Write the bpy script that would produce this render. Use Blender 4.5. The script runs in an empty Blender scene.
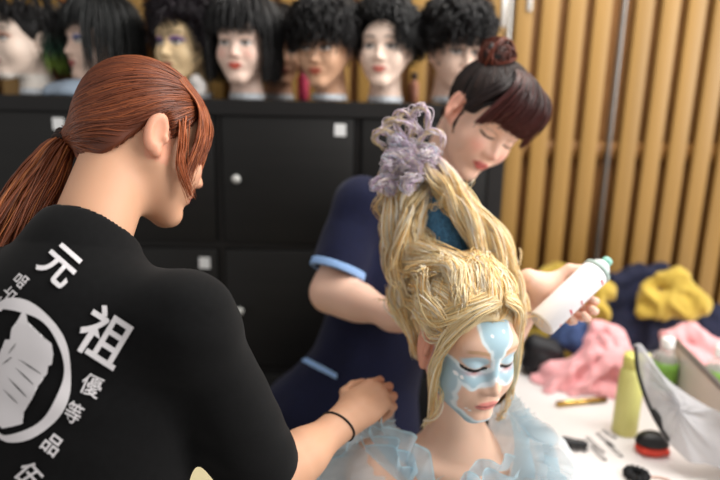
import bpy, bmesh, math, random
import numpy as np
from mathutils import Vector, Matrix

C = bpy.context.scene.collection
rng = np.random.default_rng(7)

# ------------------------------------------------------------------ camera, world, lights, exposure
H = 1.57                       # eye height
FPX = 600.0                    # focal length in pixels of a 720 px wide frame
PITCH, ROLL = math.radians(13.2), 0.022
Xv = np.array([1.0, 0, 0])
Uv0 = np.array([0, math.sin(PITCH), math.cos(PITCH)])
FWD = np.array([0, math.cos(PITCH), -math.sin(PITCH)])
RGT = math.cos(ROLL) * Xv + math.sin(ROLL) * Uv0
UPV = -math.sin(ROLL) * Xv + math.cos(ROLL) * Uv0
CAM = np.array([0, 0, H])
cam_d = bpy.data.cameras.new('camera')
cam = bpy.data.objects.new('camera', cam_d)
C.objects.link(cam)
cam_d.sensor_width = 36.0
cam_d.lens = FPX * 36.0 / 720.0
cam.matrix_world = Matrix(((RGT[0], UPV[0], -FWD[0], 0), (RGT[1], UPV[1], -FWD[1], 0),
                           (RGT[2], UPV[2], -FWD[2], H), (0, 0, 0, 1)))
cam_d.dof.use_dof = True
cam_d.dof.focus_distance = 0.86
cam_d.dof.aperture_fstop = 1.7
cam_d.clip_start = 0.05
sc = bpy.context.scene
sc.camera = cam
sc.view_settings.view_transform = 'Standard'
sc.view_settings.look = 'None'
sc.view_settings.exposure = 0.35
sc.view_settings.gamma = 1.0
sc.view_settings.use_curve_mapping = False

world = bpy.data.worlds.new('world')
sc.world = world
world.use_nodes = True
bg = world.node_tree.nodes['Background']
bg.inputs[0].default_value = (1.0, 0.97, 0.94, 1)
bg.inputs[1].default_value = 0.46


def area(name, loc, target, sx, sy, power, col):
    d = bpy.data.lights.new(name, 'AREA')
    d.shape = 'RECTANGLE'
    d.size, d.size_y, d.energy, d.color = sx, sy, power, col
    o = bpy.data.objects.new(name, d)
    C.objects.link(o)
    o.location = loc
    o.rotation_euler = (Vector(target) - Vector(loc)).to_track_quat('-Z', 'Y').to_euler()
    return o


area('ceiling_panel_light', (0.75, 1.25, 2.75), (0.35, 1.05, 0.9), 1.6, 1.0, 36, (1.0, 0.97, 0.92))
area('window_light', (2.5, 0.6, 2.1), (0.2, 1.1, 1.05), 1.4, 1.6, 50, (1.0, 0.98, 0.96))


# ------------------------------------------------------------------ helpers
def P(px, py, Y):
    """world point seen at a pixel of the 720x480 frame, at world depth Y"""
    d = FWD + RGT * ((px - 360) / FPX) + UPV * ((240 - py) / FPX)
    return CAM + d * (Y / d[1])


def PZ(px, py, z):
    d = FWD + RGT * ((px - 360) / FPX) + UPV * ((240 - py) / FPX)
    return CAM + d * ((z - H) / d[2])


def lin(h):
    h = h.lstrip('#')
    c = np.array([int(h[i:i + 2], 16) / 255 for i in (0, 2, 4)])
    return np.where(c <= 0.04045, c / 12.92, ((c + 0.055) / 1.055) ** 2.4)


def nrm(v):
    v = np.asarray(v, float)
    return v / np.linalg.norm(v)


def frame(yaw, pitch=0, roll=0):
    """columns right, forward, up; yaw 0 = away from the camera, 90 = image right"""
    y, p, r = map(math.radians, (yaw, pitch, roll))
    f = np.array([math.sin(y) * math.cos(p), math.cos(y) * math.cos(p), -math.sin(p)])
    rt = np.array([math.cos(y), -math.sin(y), 0])
    u = np.cross(rt, f)
    r2 = rt * math.cos(r) - u * math.sin(r)
    u2 = u * math.cos(r) + rt * math.sin(r)
    return np.stack([r2, f, u2], axis=1)


def lerp(a, b, t):
    return np.asarray(a) + (np.asarray(b) - np.asarray(a)) * t


def sstep(a, b, x):
    t = np.clip((x - a) / (b - a), 0, 1)
    return t * t * (3 - 2 * t)


# ---- materials
MATS = {}


def mat(name, col=None, rough=0.6, attr=False, metal=0.0, sss=0.0, alpha=1.0, noise=None, bump=None,
        spec=0.5, trans=0.0, sheen=0.0, coat=0.0, ior=1.45):
    """principled material; attr reads the mesh's own colour attribute; noise=(scale, amount, stretch);
    bump=(scale, strength, kind)"""
    if name in MATS:
        return MATS[name]
    m = bpy.data.materials.new(name)
    m.use_nodes = True
    nt = m.node_tree
    b = nt.nodes['Principled BSDF']
    b.inputs['Roughness'].default_value = rough
    b.inputs['Metallic'].default_value = metal
    b.inputs['Specular IOR Level'].default_value = spec
    b.inputs['Alpha'].default_value = alpha
    b.inputs['Transmission Weight'].default_value = trans
    b.inputs['IOR'].default_value = ior
    b.inputs['Coat Weight'].default_value = coat
    if sheen:
        b.inputs['Sheen Weight'].default_value = sheen
    if sss:
        b.inputs['Subsurface Weight'].default_value = sss
        b.inputs['Subsurface Radius'].default_value = (0.012, 0.005, 0.003)
        b.inputs['Subsurface Scale'].default_value = 1.0
    src = None
    if attr:
        a = nt.nodes.new('ShaderNodeAttribute')
        a.attribute_name = 'Col'
        src = a.outputs['Color']
    else:
        rgb = nt.nodes.new('ShaderNodeRGB')
        rgb.outputs[0].default_value = (*(lin(col) if isinstance(col, str) else col), 1)
        src = rgb.outputs[0]
    tc = nt.nodes.new('ShaderNodeTexCoord')
    if noise:
        mp = nt.nodes.new('ShaderNodeMapping')
        mp.inputs['Scale'].default_value = noise[2] if len(noise) > 2 else (1, 1, 1)
        nt.links.new(tc.outputs['Object'], mp.inputs[0])
        n = nt.nodes.new('ShaderNodeTexNoise')
        n.inputs['Scale'].default_value = noise[0]
        n.inputs['Detail'].default_value = 4
        nt.links.new(mp.outputs[0], n.inputs['Vector'])
        mr = nt.nodes.new('ShaderNodeMapRange')
        mr.inputs[1].default_value, mr.inputs[2].default_value = 0.3, 0.7
        mr.inputs[3].default_value, mr.inputs[4].default_value = 1 - noise[1], 1 + noise[1]
        nt.links.new(n.outputs[0], mr.inputs[0])
        mx = nt.nodes.new('ShaderNodeVectorMath')
        mx.operation = 'SCALE'
        nt.links.new(src, mx.inputs[0])
        nt.links.new(mr.outputs[0], mx.inputs['Scale'])
        src = mx.outputs[0]
    nt.links.new(src, b.inputs['Base Color'])
    if bump:
        t = nt.nodes.new('ShaderNodeTexVoronoi' if bump[2] == 'voronoi' else 'ShaderNodeTexNoise')
        t.inputs['Scale'].default_value = bump[0]
        nt.links.new(tc.outputs['Object'], t.inputs['Vector'])
        bp = nt.nodes.new('ShaderNodeBump')
        bp.inputs['Strength'].default_value = bump[1]
        bp.inputs['Distance'].default_value = 0.004
        nt.links.new(t.outputs[0], bp.inputs['Height'])
        nt.links.new(bp.outputs[0], b.inputs['Normal'])
    MATS[name] = m
    return m


def cloth_mat(name, col, alpha=0.5, transl=0.5, noise=None):
    """sheer fabric: diffuse + translucent, part see-through like tulle"""
    if name in MATS:
        return MATS[name]
    m = bpy.data.materials.new(name)
    m.use_nodes = True
    nt = m.node_tree
    nt.nodes.clear()
    out = nt.nodes.new('ShaderNodeOutputMaterial')
    d = nt.nodes.new('ShaderNodeBsdfDiffuse')
    t = nt.nodes.new('ShaderNodeBsdfTranslucent')
    tr = nt.nodes.new('ShaderNodeBsdfTransparent')
    d.inputs[0].default_value = t.inputs[0].default_value = (*lin(col), 1)
    m1 = nt.nodes.new('ShaderNodeMixShader')
    m1.inputs[0].default_value = transl
    nt.links.new(d.outputs[0], m1.inputs[1])
    nt.links.new(t.outputs[0], m1.inputs[2])
    m2 = nt.nodes.new('ShaderNodeMixShader')
    m2.inputs[0].default_value = alpha
    nt.links.new(tr.outputs[0], m2.inputs[1])
    nt.links.new(m1.outputs[0], m2.inputs[2])
    nt.links.new(m2.outputs[0], out.inputs[0])
    MATS[name] = m
    return m


# ---- objects
ORG = {}


def mesh_obj(name, v, f, m, parent=None, cols=None, loc=None, smooth=True, mats=None, fmat=None):
    """v in world coordinates; faces: int array (n,3|4) or list of lists"""
    v = np.asarray(v, dtype=np.float64)
    if parent is not None:
        org = ORG[parent.name]
    else:
        org = np.zeros(3) if loc is None else np.asarray(loc, float)
    vv = (v - org).astype(np.float32)
    me = bpy.data.meshes.new(name)
    if isinstance(f, np.ndarray):
        k = f.shape[1]
        me.vertices.add(len(vv))
        me.vertices.foreach_set('co', vv.ravel())
        me.loops.add(f.size)
        me.loops.foreach_set('vertex_index', f.astype(np.int32).ravel())
        me.polygons.add(len(f))
        me.polygons.foreach_set('loop_start', np.arange(0, f.size, k, dtype=np.int32))
        me.polygons.foreach_set('loop_total', np.full(len(f), k, dtype=np.int32))
        me.update(calc_edges=True)
    else:
        me.from_pydata([tuple(x) for x in vv], [], f)
    if fmat is not None:
        me.polygons.foreach_set('material_index', np.asarray(fmat, dtype=np.int32))
    me.polygons.foreach_set('use_smooth', np.full(len(me.polygons), smooth, dtype=bool))
    if cols is not None:
        a = me.color_attributes.new('Col', 'FLOAT_COLOR', 'POINT')
        c4 = np.ones((len(vv), 4), dtype=np.float32)
        c4[:, :3] = cols
        a.data.foreach_set('color', c4.ravel())
    for q in (mats or [m]):
        me.materials.append(q)
    me.validate()
    o = bpy.data.objects.new(name, me)
    C.objects.link(o)
    if parent is not None:
        o.parent = parent
    else:
        o.location = org
    ORG[o.name] = org
    return o


def empty(name, loc):
    o = bpy.data.objects.new(name, None)
    o.empty_display_size = 0.05
    C.objects.link(o)
    o.location = loc
    ORG[o.name] = np.asarray(loc, float)
    return o


def tag(o, label, cat, group=None):
    o['label'] = label
    o['category'] = cat
    if group:
        o['group'] = group
    return o


def struct(o):
    o['kind'] = 'structure'
    return o


# ---- polygon builders: each returns (v, f) ; join() merges
def join(*parts):
    vs, fs, n = [], [], 0
    for v, f in parts:
        vs.append(np.asarray(v, float))
        fs += [[i + n for i in q] for q in f]
        n += len(v)
    return np.concatenate(vs), fs


def box(c, s, R=None, bev=0.0):
    bm = bmesh.new()
    bmesh.ops.create_cube(bm, size=1)
    for q in bm.verts:
        q.co = Vector((q.co.x * s[0], q.co.y * s[1], q.co.z * s[2]))
    if bev:
        bmesh.ops.bevel(bm, geom=bm.edges[:], offset=bev, segments=2, affect='EDGES', profile=0.5)
    v = np.array([q.co[:] for q in bm.verts])
    bm.verts.index_update()
    f = [[q.index for q in p.verts] for p in bm.faces]
    bm.free()
    if R is not None:
        v = v @ np.asarray(R).T
    return v + np.asarray(c), f


def lathe(c, prof, n=32, axis=(0, 0, 1), cap=True):
    """prof: list of (radius, height along the axis)"""
    a = nrm(axis)
    ref = np.array([1.0, 0, 0]) if abs(a[0]) < .9 else np.array([0, 1.0, 0])
    u = nrm(np.cross(a, ref))
    w = np.cross(a, u)
    v, f = [], []
    for r, h in prof:
        for i in range(n):
            t = 2 * math.pi * i / n
            v.append(np.asarray(c) + a * h + (u * math.cos(t) + w * math.sin(t)) * r)
    for j in range(len(prof) - 1):
        for i in range(n):
            k = (i + 1) % n
            f.append([j * n + i, j * n + k, (j + 1) * n + k, (j + 1) * n + i])
    if cap:
        f.append(list(range(n))[::-1])
        f.append([(len(prof) - 1) * n + i for i in range(n)])
    return np.array(v), f


def tubes(paths, radii, cols=None, sides=5):
    """paths (N,K,3), radii (N,K) -> quads and per-vertex colours"""
    paths = np.asarray(paths, float)
    N, K, _ = paths.shape
    radii = np.broadcast_to(np.asarray(radii, float), (N, K))
    t = np.gradient(paths, axis=1)
    t /= np.linalg.norm(t, axis=2, keepdims=True) + 1e-12
    ref = np.tile(np.array([0.31, 0.52, 0.79]), (N, 1))
    n = np.cross(t, ref[:, None, :])
    n /= np.linalg.norm(n, axis=2, keepdims=True) + 1e-9
    b = np.cross(t, n)
    ang = np.arange(sides) * 2 * math.pi / sides
    ring = (n[:, :, None, :] * np.cos(ang)[None, None, :, None] + b[:, :, None, :] * np.sin(ang)[None, None, :, None])
    v = paths[:, :, None, :] + ring * radii[:, :, None, None]
    idx = np.arange(N * K * sides).reshape(N, K, sides)
    a = idx[:, :-1, :]
    b2 = np.roll(a, -1, axis=2)
    c2 = idx[:, 1:, :]
    d2 = np.roll(c2, -1, axis=2)
    f = np.stack([a, b2, d2, c2], axis=-1).reshape(-1, 4)
    vc = None
    if cols is not None:
        cols = np.asarray(cols, float)
        if cols.ndim == 2:
            cols = np.repeat(cols[:, None, :], K, axis=1)
        vc = np.repeat(cols[:, :, None, :], sides, axis=2).reshape(-1, 3)
    return v.reshape(-1, 3), f, vc


def bez(pts, K):
    """Catmull-Rom through pts, K samples"""
    p = np.asarray(pts, float)
    p = np.concatenate([[2 * p[0] - p[1]], p, [2 * p[-1] - p[-2]]])
    n = len(p) - 3
    t = np.linspace(0, n - 1e-6, K)
    i = t.astype(int)
    u = (t - i)[:, None]
    a, b, c, d = p[i], p[i + 1], p[i + 2], p[i + 3]
    return 0.5 * ((2 * b) + (c - a) * u + (2 * a - 5 * b + 4 * c - d) * u ** 2 + (3 * b - a - 3 * c + d) * u ** 3)


def tube(pts, r, K=24, sides=8):
    p = bez(pts, K)
    v, f, _ = tubes(p[None], np.full((1, K), r) if np.isscalar(r) else np.interp(np.linspace(0, 1, K), np.linspace(0, 1, len(r)), r)[None], None, sides)
    fl = [list(map(int, q)) for q in f]
    fl.append(list(range(sides))[::-1])
    fl.append([(K - 1) * sides + i for i in range(sides)])
    return v, fl


# ---- signed distance modelling with surface nets
def rc(p, a, b, r1, r2=None):
    r2 = r1 if r2 is None else r2
    a = np.asarray(a, np.float32)
    ba = np.asarray(b, np.float32) - a
    pa = p - a
    t = np.clip(pa @ ba / (ba @ ba + 1e-12), 0, 1)
    d = pa - t[:, None] * ba
    return np.sqrt(np.einsum('ij,ij->i', d, d)) - (r1 + (r2 - r1) * t)


def ell(p, c, r, R=None):
    q = p - np.asarray(c, np.float32)
    if R is not None:
        q = q @ np.asarray(R, np.float32)
    r = np.asarray(r, np.float32)
    q1 = q / r
    k0 = np.sqrt(np.einsum('ij,ij->i', q1, q1)) + 1e-9
    q2 = q1 / r
    k1 = np.sqrt(np.einsum('ij,ij->i', q2, q2)) + 1e-9
    return k0 * (k0 - 1) / k1


def smin(a, b, k):
    h = np.maximum(k - np.abs(a - b), 0) / k
    return np.minimum(a, b) - h * h * k * 0.25


def smax(a, b, k):
    return -smin(-a, -b, k)


def wob(p, freq, seed, n=5):
    """smooth band-limited noise, about -1..1"""
    g = np.random.default_rng(seed)
    s = np.zeros(len(p), np.float32)
    for _ in range(n):
        d = g.normal(size=3)
        d /= np.linalg.norm(d)
        s += np.sin(p @ (d * freq * g.uniform(0.6, 1.5)).astype(np.float32) + g.uniform(0, 6.28))
    return s / n * 1.4


def polygonize(sdf, lo, hi, h, newton=2):
    lo, hi = np.asarray(lo, float), np.asarray(hi, float)
    B = 4
    nb = np.ceil((hi - lo) / (h * B)).astype(int)
    gx = [lo[i] + (np.arange(nb[i]) + 0.5) * h * B - 0.5 * h for i in range(3)]
    cen = np.stack(np.meshgrid(*gx, indexing='ij'), -1).reshape(-1, 3).astype(np.float32)
    dc = sdf(cen)
    near = np.abs(dc) < h * B * 1.35 + 0.004
    n = nb * B
    g = np.repeat(np.repeat(np.repeat(dc.reshape(nb), B, 0), B, 1), B, 2).astype(np.float32)
    bi = np.argwhere(near.reshape(nb))
    off = np.stack(np.meshgrid(*[np.arange(B)] * 3, indexing='ij'), -1).reshape(-1, 3)
    ii = (bi[:, None, :] * B + off[None]).reshape(-1, 3)
    pts = (lo + ii * h).astype(np.float32)
    vals = np.concatenate([sdf(pts[i:i + 400000]) for i in range(0, len(pts), 400000)])
    g[ii[:, 0], ii[:, 1], ii[:, 2]] = vals
    s = g < 0
    corners = [(i, j, k) for i in (0, 1) for j in (0, 1) for k in (0, 1)]
    cnt = np.zeros(tuple(n - 1), np.int8)
    for i, j, k in corners:
        cnt += s[i:n[0] - 1 + i, j:n[1] - 1 + j, k:n[2] - 1 + k]
    cells = np.argwhere((cnt > 0) & (cnt < 8))
    acc = np.zeros((len(cells), 3))
    num = np.zeros(len(cells))
    for a in corners:
        for ax in range(3):
            if a[ax]:
                continue
            b = list(a)
            b[ax] = 1
            ca, cb = cells + np.array(a), cells + np.array(b)
            va, vb = g[tuple(ca.T)], g[tuple(cb.T)]
            m = (va < 0) != (vb < 0)
            t = va[m] / (va[m] - vb[m])
            q = ca[m].astype(float)
            q[:, ax] += t
            acc[m] += q
            num[m] += 1
    V = lo + acc / num[:, None] * h
    vid = np.full(tuple(n), -1, np.int32)
    vid[tuple(cells.T)] = np.arange(len(cells))
    F = []
    for ax in range(3):
        sl0 = [slice(None)] * 3
        sl1 = [slice(None)] * 3
        sl0[ax], sl1[ax] = slice(0, n[ax] - 1), slice(1, n[ax])
        e = np.argwhere(s[tuple(sl0)] != s[tuple(sl1)])
        u, w = (ax + 1) % 3, (ax + 2) % 3
        e = e[(e[:, u] > 0) & (e[:, w] > 0)]
        inside = s[tuple(e.T)]
        du, dw = np.eye(3, dtype=int)[u], np.eye(3, dtype=int)[w]
        q = np.stack([vid[tuple((e - du - dw).T)], vid[tuple((e - dw).T)], vid[tuple(e.T)], vid[tuple((e - du).T)]], 1)
        q[~inside] = q[~inside][:, ::-1]
        F.append(q)
    F = np.concatenate(F)
    F = F[(F >= 0).all(1)]
    for _ in range(newton):
        Vf = V.astype(np.float32)
        e = h * 0.5
        d0 = sdf(Vf)
        gr = np.stack([sdf(Vf + np.eye(3, dtype=np.float32)[i] * e) - sdf(Vf - np.eye(3, dtype=np.float32)[i] * e) for i in range(3)], 1) / (2 * e)
        gl = np.maximum((gr ** 2).sum(1), 0.2)
        st = np.clip(d0 / gl, -h * .5, h * .5)[:, None] * gr
        V = V - st
    return V, F


def march(sdf, o, d, far=0.5, n=60):
    """first surface points along rays o + t d ; t clamps at far"""
    o, d = np.asarray(o, np.float32), np.asarray(d, np.float32)
    t = np.zeros(len(o), np.float32)
    for _ in range(n):
        t = np.minimum(t + np.clip(sdf(o + d * t[:, None]), -0.02, 0.05) * 0.7, far)
    return o + d * t[:, None]


# ------------------------------------------------------------------ anatomy
def head_sdf(q, slim=1.0, ears=True, hood=False):
    """q: head-local points (x right, y forward, z up; origin between the ears at eye level)"""
    m = q * np.array([1, 1, 1], np.float32)
    ax = np.abs(m[:, 0])
    s = np.stack([ax, m[:, 1], m[:, 2]], 1)          # mirrored
    d = ell(m, (0, -.014, .034), (.074, .092, .083))
    d = smin(d, ell(m, (0, .030, -.030), (.057, .060, .082)), .03)
    d = smin(d, rc(s, (.050, .004, -.040), (.012, .066, -.102), .020, .014), .028)
    d = smin(d, ell(m, (0, .072, -.100), (.018, .014, .014)), .02)
    d = smin(d, ell(s, (.035, .058, -.034), (.026, .026, .030)), .025)
    d = smin(d, ell(m, (0, .068, .026), (.052, .020, .024)), .025)
    # eye sockets, lids
    d = smax(d, -ell(s, (.031, .099, -.003), (.020, .017, .011)), .016)
    d = smin(d, ell(s, (.031, .069, -.003), (.0165, .0145, .0115)), .006)
    # nose
    n = rc(m, (0, .080, .004), (0, .101, -.033), .0065, .0085)
    n = smin(n, ell(s, (.0095, .093, -.037), (.0075, .008, .0065)), .008)
    d = smin(d, n, .012)
    # mouth
    d = smin(d, ell(m, (0, .079, -.064), (.024, .012, .014)), .016)
    lu = ell(s, (.006, .0885, -.0615), (.0155, .0065, .0042))
    ll = ell(m, (0, .0875, -.0700), (.0165, .0068, .0052))
    d = smin(d, np.minimum(lu, ll), .004)
    if ears:
        R = frame(0, 0, 0)
        e = ell(s, (.076, -.012, -.006), (.008, .0175, .031))
        e = smax(e, -ell(s, (.084, -.009, -.004), (.006, .011, .021)), .004)
        e = smin(e, ell(s, (.077, -.004, -.033), (.006, .008, .009)), .006)
        e = smin(e, ell(s, (.080, .003, -.012), (.004, .004, .006)), .004)
        d = smin(d, e, .007)
    return d


def face_colors(q, skin, lip, brow=None, lash='#1a1210', eyes='down', blush=None, shadow=None, browz=.022):
    """albedo of a made-up face: lips, brows, lash line, eye, blusher"""
    n = len(q)
    c = np.tile(lin(skin), (n, 1))
    x, y, z = q[:, 0], q[:, 1], q[:, 2]
    ax = np.abs(x)
    front = (y > .03).astype(float)

    def mix(w, col):
        nonlocal c
        w = (np.clip(w, 0, 1) * front)[:, None]
        c = c * (1 - w) + lin(col) * w
    if blush:
        mix(.55 * np.exp(-(((ax - .040) / .017) ** 2 + ((z + .032) / .016) ** 2)), blush)
        mix(.35 * np.exp(-((ax / .012) ** 2 + ((z + .034) / .010) ** 2)), blush)
    if shadow:
        mix(.95 * sstep(1.25, .75, np.sqrt(((ax - .032) / .021) ** 2 + ((z - .005) / .012) ** 2)), shadow)
    lipm = sstep(1.15, .85, np.sqrt((ax / .0225) ** 2 + ((z + .066 + .0015 * np.cos(x * 180)) / (.0098 * (1 - .3 * (ax / .0225) ** 2))) ** 2))
    mix(lipm * (y > .07), lip)
    mix(.75 * sstep(.0016, .0006, np.abs(z + .0662 - .1 * ax)) * (ax < .021) * (y > .07), '#6b2b2b')
    if brow:
        zc = browz + .004 * np.sin((ax - .012) / .036 * 2.4)
        mix(.8 * sstep(.0042, .0022, np.abs(z - zc)) * sstep(.011, .015, ax) * sstep(.054, .046, ax), brow)
    if eyes == 'open':
        w = sstep(1.1, .9, np.sqrt(((ax - .031) / .0155) ** 2 + ((z + .003) / .0068) ** 2))
        mix(w, '#efeae6')
        mix(sstep(.0066, .0056, np.sqrt((ax - .031) ** 2 + (z + .002) ** 2)) * w, '#2a1a14')
        zc = .0035 - 11 * (ax - .031) ** 2
        mix(.95 * sstep(.0034, .0020, np.abs(z - zc)) * (np.abs(ax - .032) < .018), lash)
        mix(.4 * sstep(.0018, .001, np.abs(z + .0095 - 9 * (ax - .031) ** 2)) * (np.abs(ax - .032) < .016), lash)
    else:
        zc = -.0095 + 10 * (ax - .031) ** 2
        mix(.95 * sstep(.0026, .0014, np.abs(z - zc)) * (np.abs(ax - .032) < .0185), lash)
        mix(.35 * sstep(.0016, .0008, np.abs(z - .006 + 9 * (ax - .031) ** 2)) * (np.abs(ax - .031) < .016), lash)
    return c


def hand_frame(wrist, along, back):
    y = nrm(along)
    z = nrm(np.asarray(back) - y * (np.asarray(back) @ y))
    x = np.cross(y, z)
    return np.asarray(wrist, float), np.stack([x, y, z], 1)


def hand_sdf(p, wf, thumb_side, curls, thumb, scale=1.0, spread=.10):
    """wf=(wrist, frame x across, y along, z back of hand); curls: four (a1,a2,a3) degrees index..little;
    thumb: local direction list of three"""
    o, R = wf
    q = ((p - o.astype(np.float32)) @ R.astype(np.float32)) / scale
    q = q * np.array([thumb_side, 1, 1], np.float32)     # x now points to the thumb side
    d = ell(q, (.002, .047, 0), (.039, .050, .0155))
    d = smin(d, rc(q, (0, -.03, 0), (0, .03, 0), .0215, .024), .03)
    d = smin(d, ell(q, (.020, .030, -.010), (.018, .028, .014)), .014)
    bx = [.027, .009, -.009, -.026]
    by = [.083, .088, .085, .077]
    L = [(.041, .025, .021), (.045, .029, .022), (.042, .027, .022), (.033, .020, .019)]
    fing = None
    for i in range(4):
        a = 0.0
        pt = np.array([bx[i], by[i], .001])
        ds = math.radians((1.5 - i) * spread * 40)
        fd = rc(q, (bx[i] * .8, by[i] - .03, 0), pt, .0095, .0098)
        r = [.0092, .0085, .0078, .0066]
        if i == 3:
            r = [x * .88 for x in r]
        for j in range(3):
            a += math.radians(curls[i][j])
            dv = np.array([math.sin(ds) * math.cos(a), math.cos(ds) * math.cos(a), -math.sin(a)])
            nx = pt + dv * L[i][j]
            fd = smin(fd, rc(q, pt, nx, r[j], r[j + 1]), .003)
            pt = nx
        fing = fd if fing is None else smin(fing, fd, .0025)
    d = smin(d, fing, .012)
    pt = np.array([.020, .018, -.006])
    td = None
    for j, (dv, l, r1, r2) in enumerate(zip(thumb, (.044, .032, .026), (.0135, .0110, .0098), (.0110, .0098, .0078))):
        nx = pt + nrm(dv) * l
        s = rc(q, pt, nx, r1, r2)
        td = s if td is None else smin(td, s, .004)
        pt = nx
    return smin(d, td, .010) * scale


class Torso:
    def __init__(self, sr, sl, hip, fwd, scale=1.0):
        self.sr, self.sl, self.hip = map(np.asarray, (sr, sl, hip))
        self.mid = (self.sr + self.sl) / 2
        u = nrm(self.mid - self.hip)
        r = nrm(self.sr - self.sl)
        f = nrm(np.cross(u, r))
        r = np.cross(f, u)
        self.R = np.stack([r, f, u], 1)
        self.r, self.f, self.u, self.s = r, f, u, scale

    def neck(self):
        return self.mid + self.u * .035 - self.f * .005

    def sdf(self, p, inf=0.0, bust=True):
        s = self.s
        d = ell(p, lerp(self.mid, self.hip, .26), np.array([.142, .098, .17]) * s + inf, self.R)
        d = smin(d, ell(p, lerp(self.mid, self.hip, .62), np.array([.118, .088, .17]) * s + inf, self.R), .06)
        d = smin(d, ell(p, lerp(self.mid, self.hip, 1.02), np.array([.160, .112, .14]) * s + inf, self.R), .06)
        nb = self.neck()
        for e in (self.sr, self.sl):
            d = smin(d, rc(p, nb - self.u * .035, e, .052 + inf, .047 + inf), .05)
        if bust:
            for k in (-1, 1):
                c = lerp(self.mid, self.hip, .33) + self.f * .072 + self.r * .068 * k
                d = smin(d, ell(p, c, np.array([.058, .050, .056]) + inf, self.R), .04)
        return d


# ------------------------------------------------------------------ the setting
fl = mesh_obj('floor', *box((0.4, 1.0, -.02), (6, 5, .04)), mat('floor_grey', '#8b8078', .5, noise=(3, .1)))
struct(fl)
WY = 2.06                                           # front of the slats
ZC = 1.562                                          # cabinet top
wb = struct(mesh_obj('wall_back', *box((0.3, WY + .071, 1.5), (5.4, .06, 3.0)),
                     mat('slat_backing', '#8a5f34', .6, noise=(4, .2))))
slat_m = mat('slat_wood', '#97733a', .45, noise=(9, .16, (1, 1, .05)))
rail_m = mat('rail_wood', '#80582a', .5, noise=(9, .16, (.05, 1, 1)))
# slat edges measured at the rail height: pixel x of each slat's left edge and width
pitch = .0846
xr, xg = P(620, 150, WY)[0], P(597, 150, WY)[0]
for x in [xg - .056 - i * pitch for i in range(27)] + [xr + i * pitch for i in range(26)]:
    mesh_obj('slat', *box((x + .028, WY + .010, 1.5), (.056, .020, 2.98), bev=.002), slat_m, wb)
zr = P(600, 151, WY)[2]
mesh_obj('rail', *box((.3, WY + .030, zr), (5.3, .020, .062)), rail_m, wb)
mesh_obj('rail', *box((.3, WY + .030, zr + 1.1), (5.3, .020, .062)), rail_m, wb)
mesh_obj('rail', *box((.3, WY + .030, .35), (5.3, .020, .062)), rail_m, wb)
gx = P(615, 100, WY)[0]
st = mesh_obj('metal_edge_strip', *box((gx, WY + .015, 1.5), (.008, .03, 2.98)), mat('grey_metal', '#8d8a86', .35, metal=.7), wb)
gx2 = P(497, 200, WY)[0]
mesh_obj('metal_edge_strip', *box((gx2, WY + .015, 1.2), (.012, .03, 2.3)), MATS['grey_metal'], wb)
pm = mat('strip_white', '#f3f0ea', .7)  # two narrow plain white strips on the slat fronts
for px, y1, nm in ((503, 27, 'left'), (529, 11, 'right')):
    a = P(px, y1, WY - .003)
    o = mesh_obj('white_strip', *box((a[0], WY - .003, a[2] + .09), (.017, .004, .18)), pm, loc=(a[0], WY, a[2]))
    tag(o, 'longer white strip on the wooden slats above the hair bun' if nm == 'left' else
        'shorter white strip on the wooden slats, second from the black wig', 'paper strip')

# ------------------------------------------------------------------ black cube cabinet
CY = 1.60
cxr = P(509, 105, CY)[0]
cell = .371
T = .040
W = cell * 4 + T
xl = cxr - W
cab = tag(empty('cabinet', (cxr - W / 2, CY + .2, 0)), 'long black cube cabinet with square doors, wig heads lined up on top', 'cabinet')
bm_ = mat('black_wood', '#0f0d0d', .6, noise=(30, .25, (.05, 1, 1)))
bd_ = mat('black_door', '#0c0b0a', .6, noise=(30, .3, (.05, 1, 1)))
zb = ZC - cell * 4 - T
parts = [box((cxr - W / 2, CY + .2, ZC - T / 2), (W, .40, T), bev=.002), box((cxr - W / 2, CY + .2, zb + T / 2), (W, .40, T)),
         box((xl + T / 2, CY + .2, (ZC + zb) / 2), (T, .398, ZC - zb - .002)), box((cxr - T / 2, CY + .2, (ZC + zb) / 2), (T, .398, ZC - zb - .002)),
         box((cxr - W / 2, CY + .395, (ZC + zb) / 2), (W - .01, .008, ZC - zb - .01))]
for k in range(1, 4):
    parts.append(box((xl + T / 2 + k * cell, CY + .205, (ZC + zb) / 2), (.018, .385, ZC - zb - .02)))
    parts.append(box((cxr - W / 2, CY + .204, ZC - T / 2 - k * cell), (W - .02, .388, .018)))
body = mesh_obj('frame', *join(*parts), bm_, cab, smooth=False)
mesh_obj('plinth', *box((cxr - W / 2, CY + .21, zb / 2), (W - .06, .34, zb)), bm_, cab)
knob_m = mat('knob_white', '#d8d8d4', .3)
stick_m = mat('sticker_white', '#e9eaea', .6)
for i in range(4):
    for j in range(4):
        cx = xl + T / 2 + (i + .5) * cell
        cz = ZC - T / 2 - (j + .5) * cell
        dz0 = -.006 if j == 0 else 0
        dr = mesh_obj('door', *box((cx, CY + .012, cz + dz0), (cell - .024, .016, cell - .026 + dz0), bev=.0015), bd_, cab)
        mesh_obj('knob', *lathe((cx - cell / 2 + .050, CY + .004, cz), [(.004, 0), (.004, .010), (.010, .012), (.0115, .018), (.009, .023), (.002, .025)], 20, (0, -1, 0)), knob_m, dr)
        mesh_obj('sticker', *box((cx + cell / 2 - .047, CY + .0035, cz + cell / 2 - .052), (.030, .0012, .032)), stick_m, dr, smooth=False)


# ------------------------------------------------------------------ wig heads on the cabinet
hair_m = mat('hair', rough=.42, attr=True, spec=.45)
skin_m = mat('skin', rough=.5, attr=True, sss=.12, spec=.35)
vinyl_m = mat('vinyl_skin', rough=.42, attr=True, spec=.4)


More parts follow.
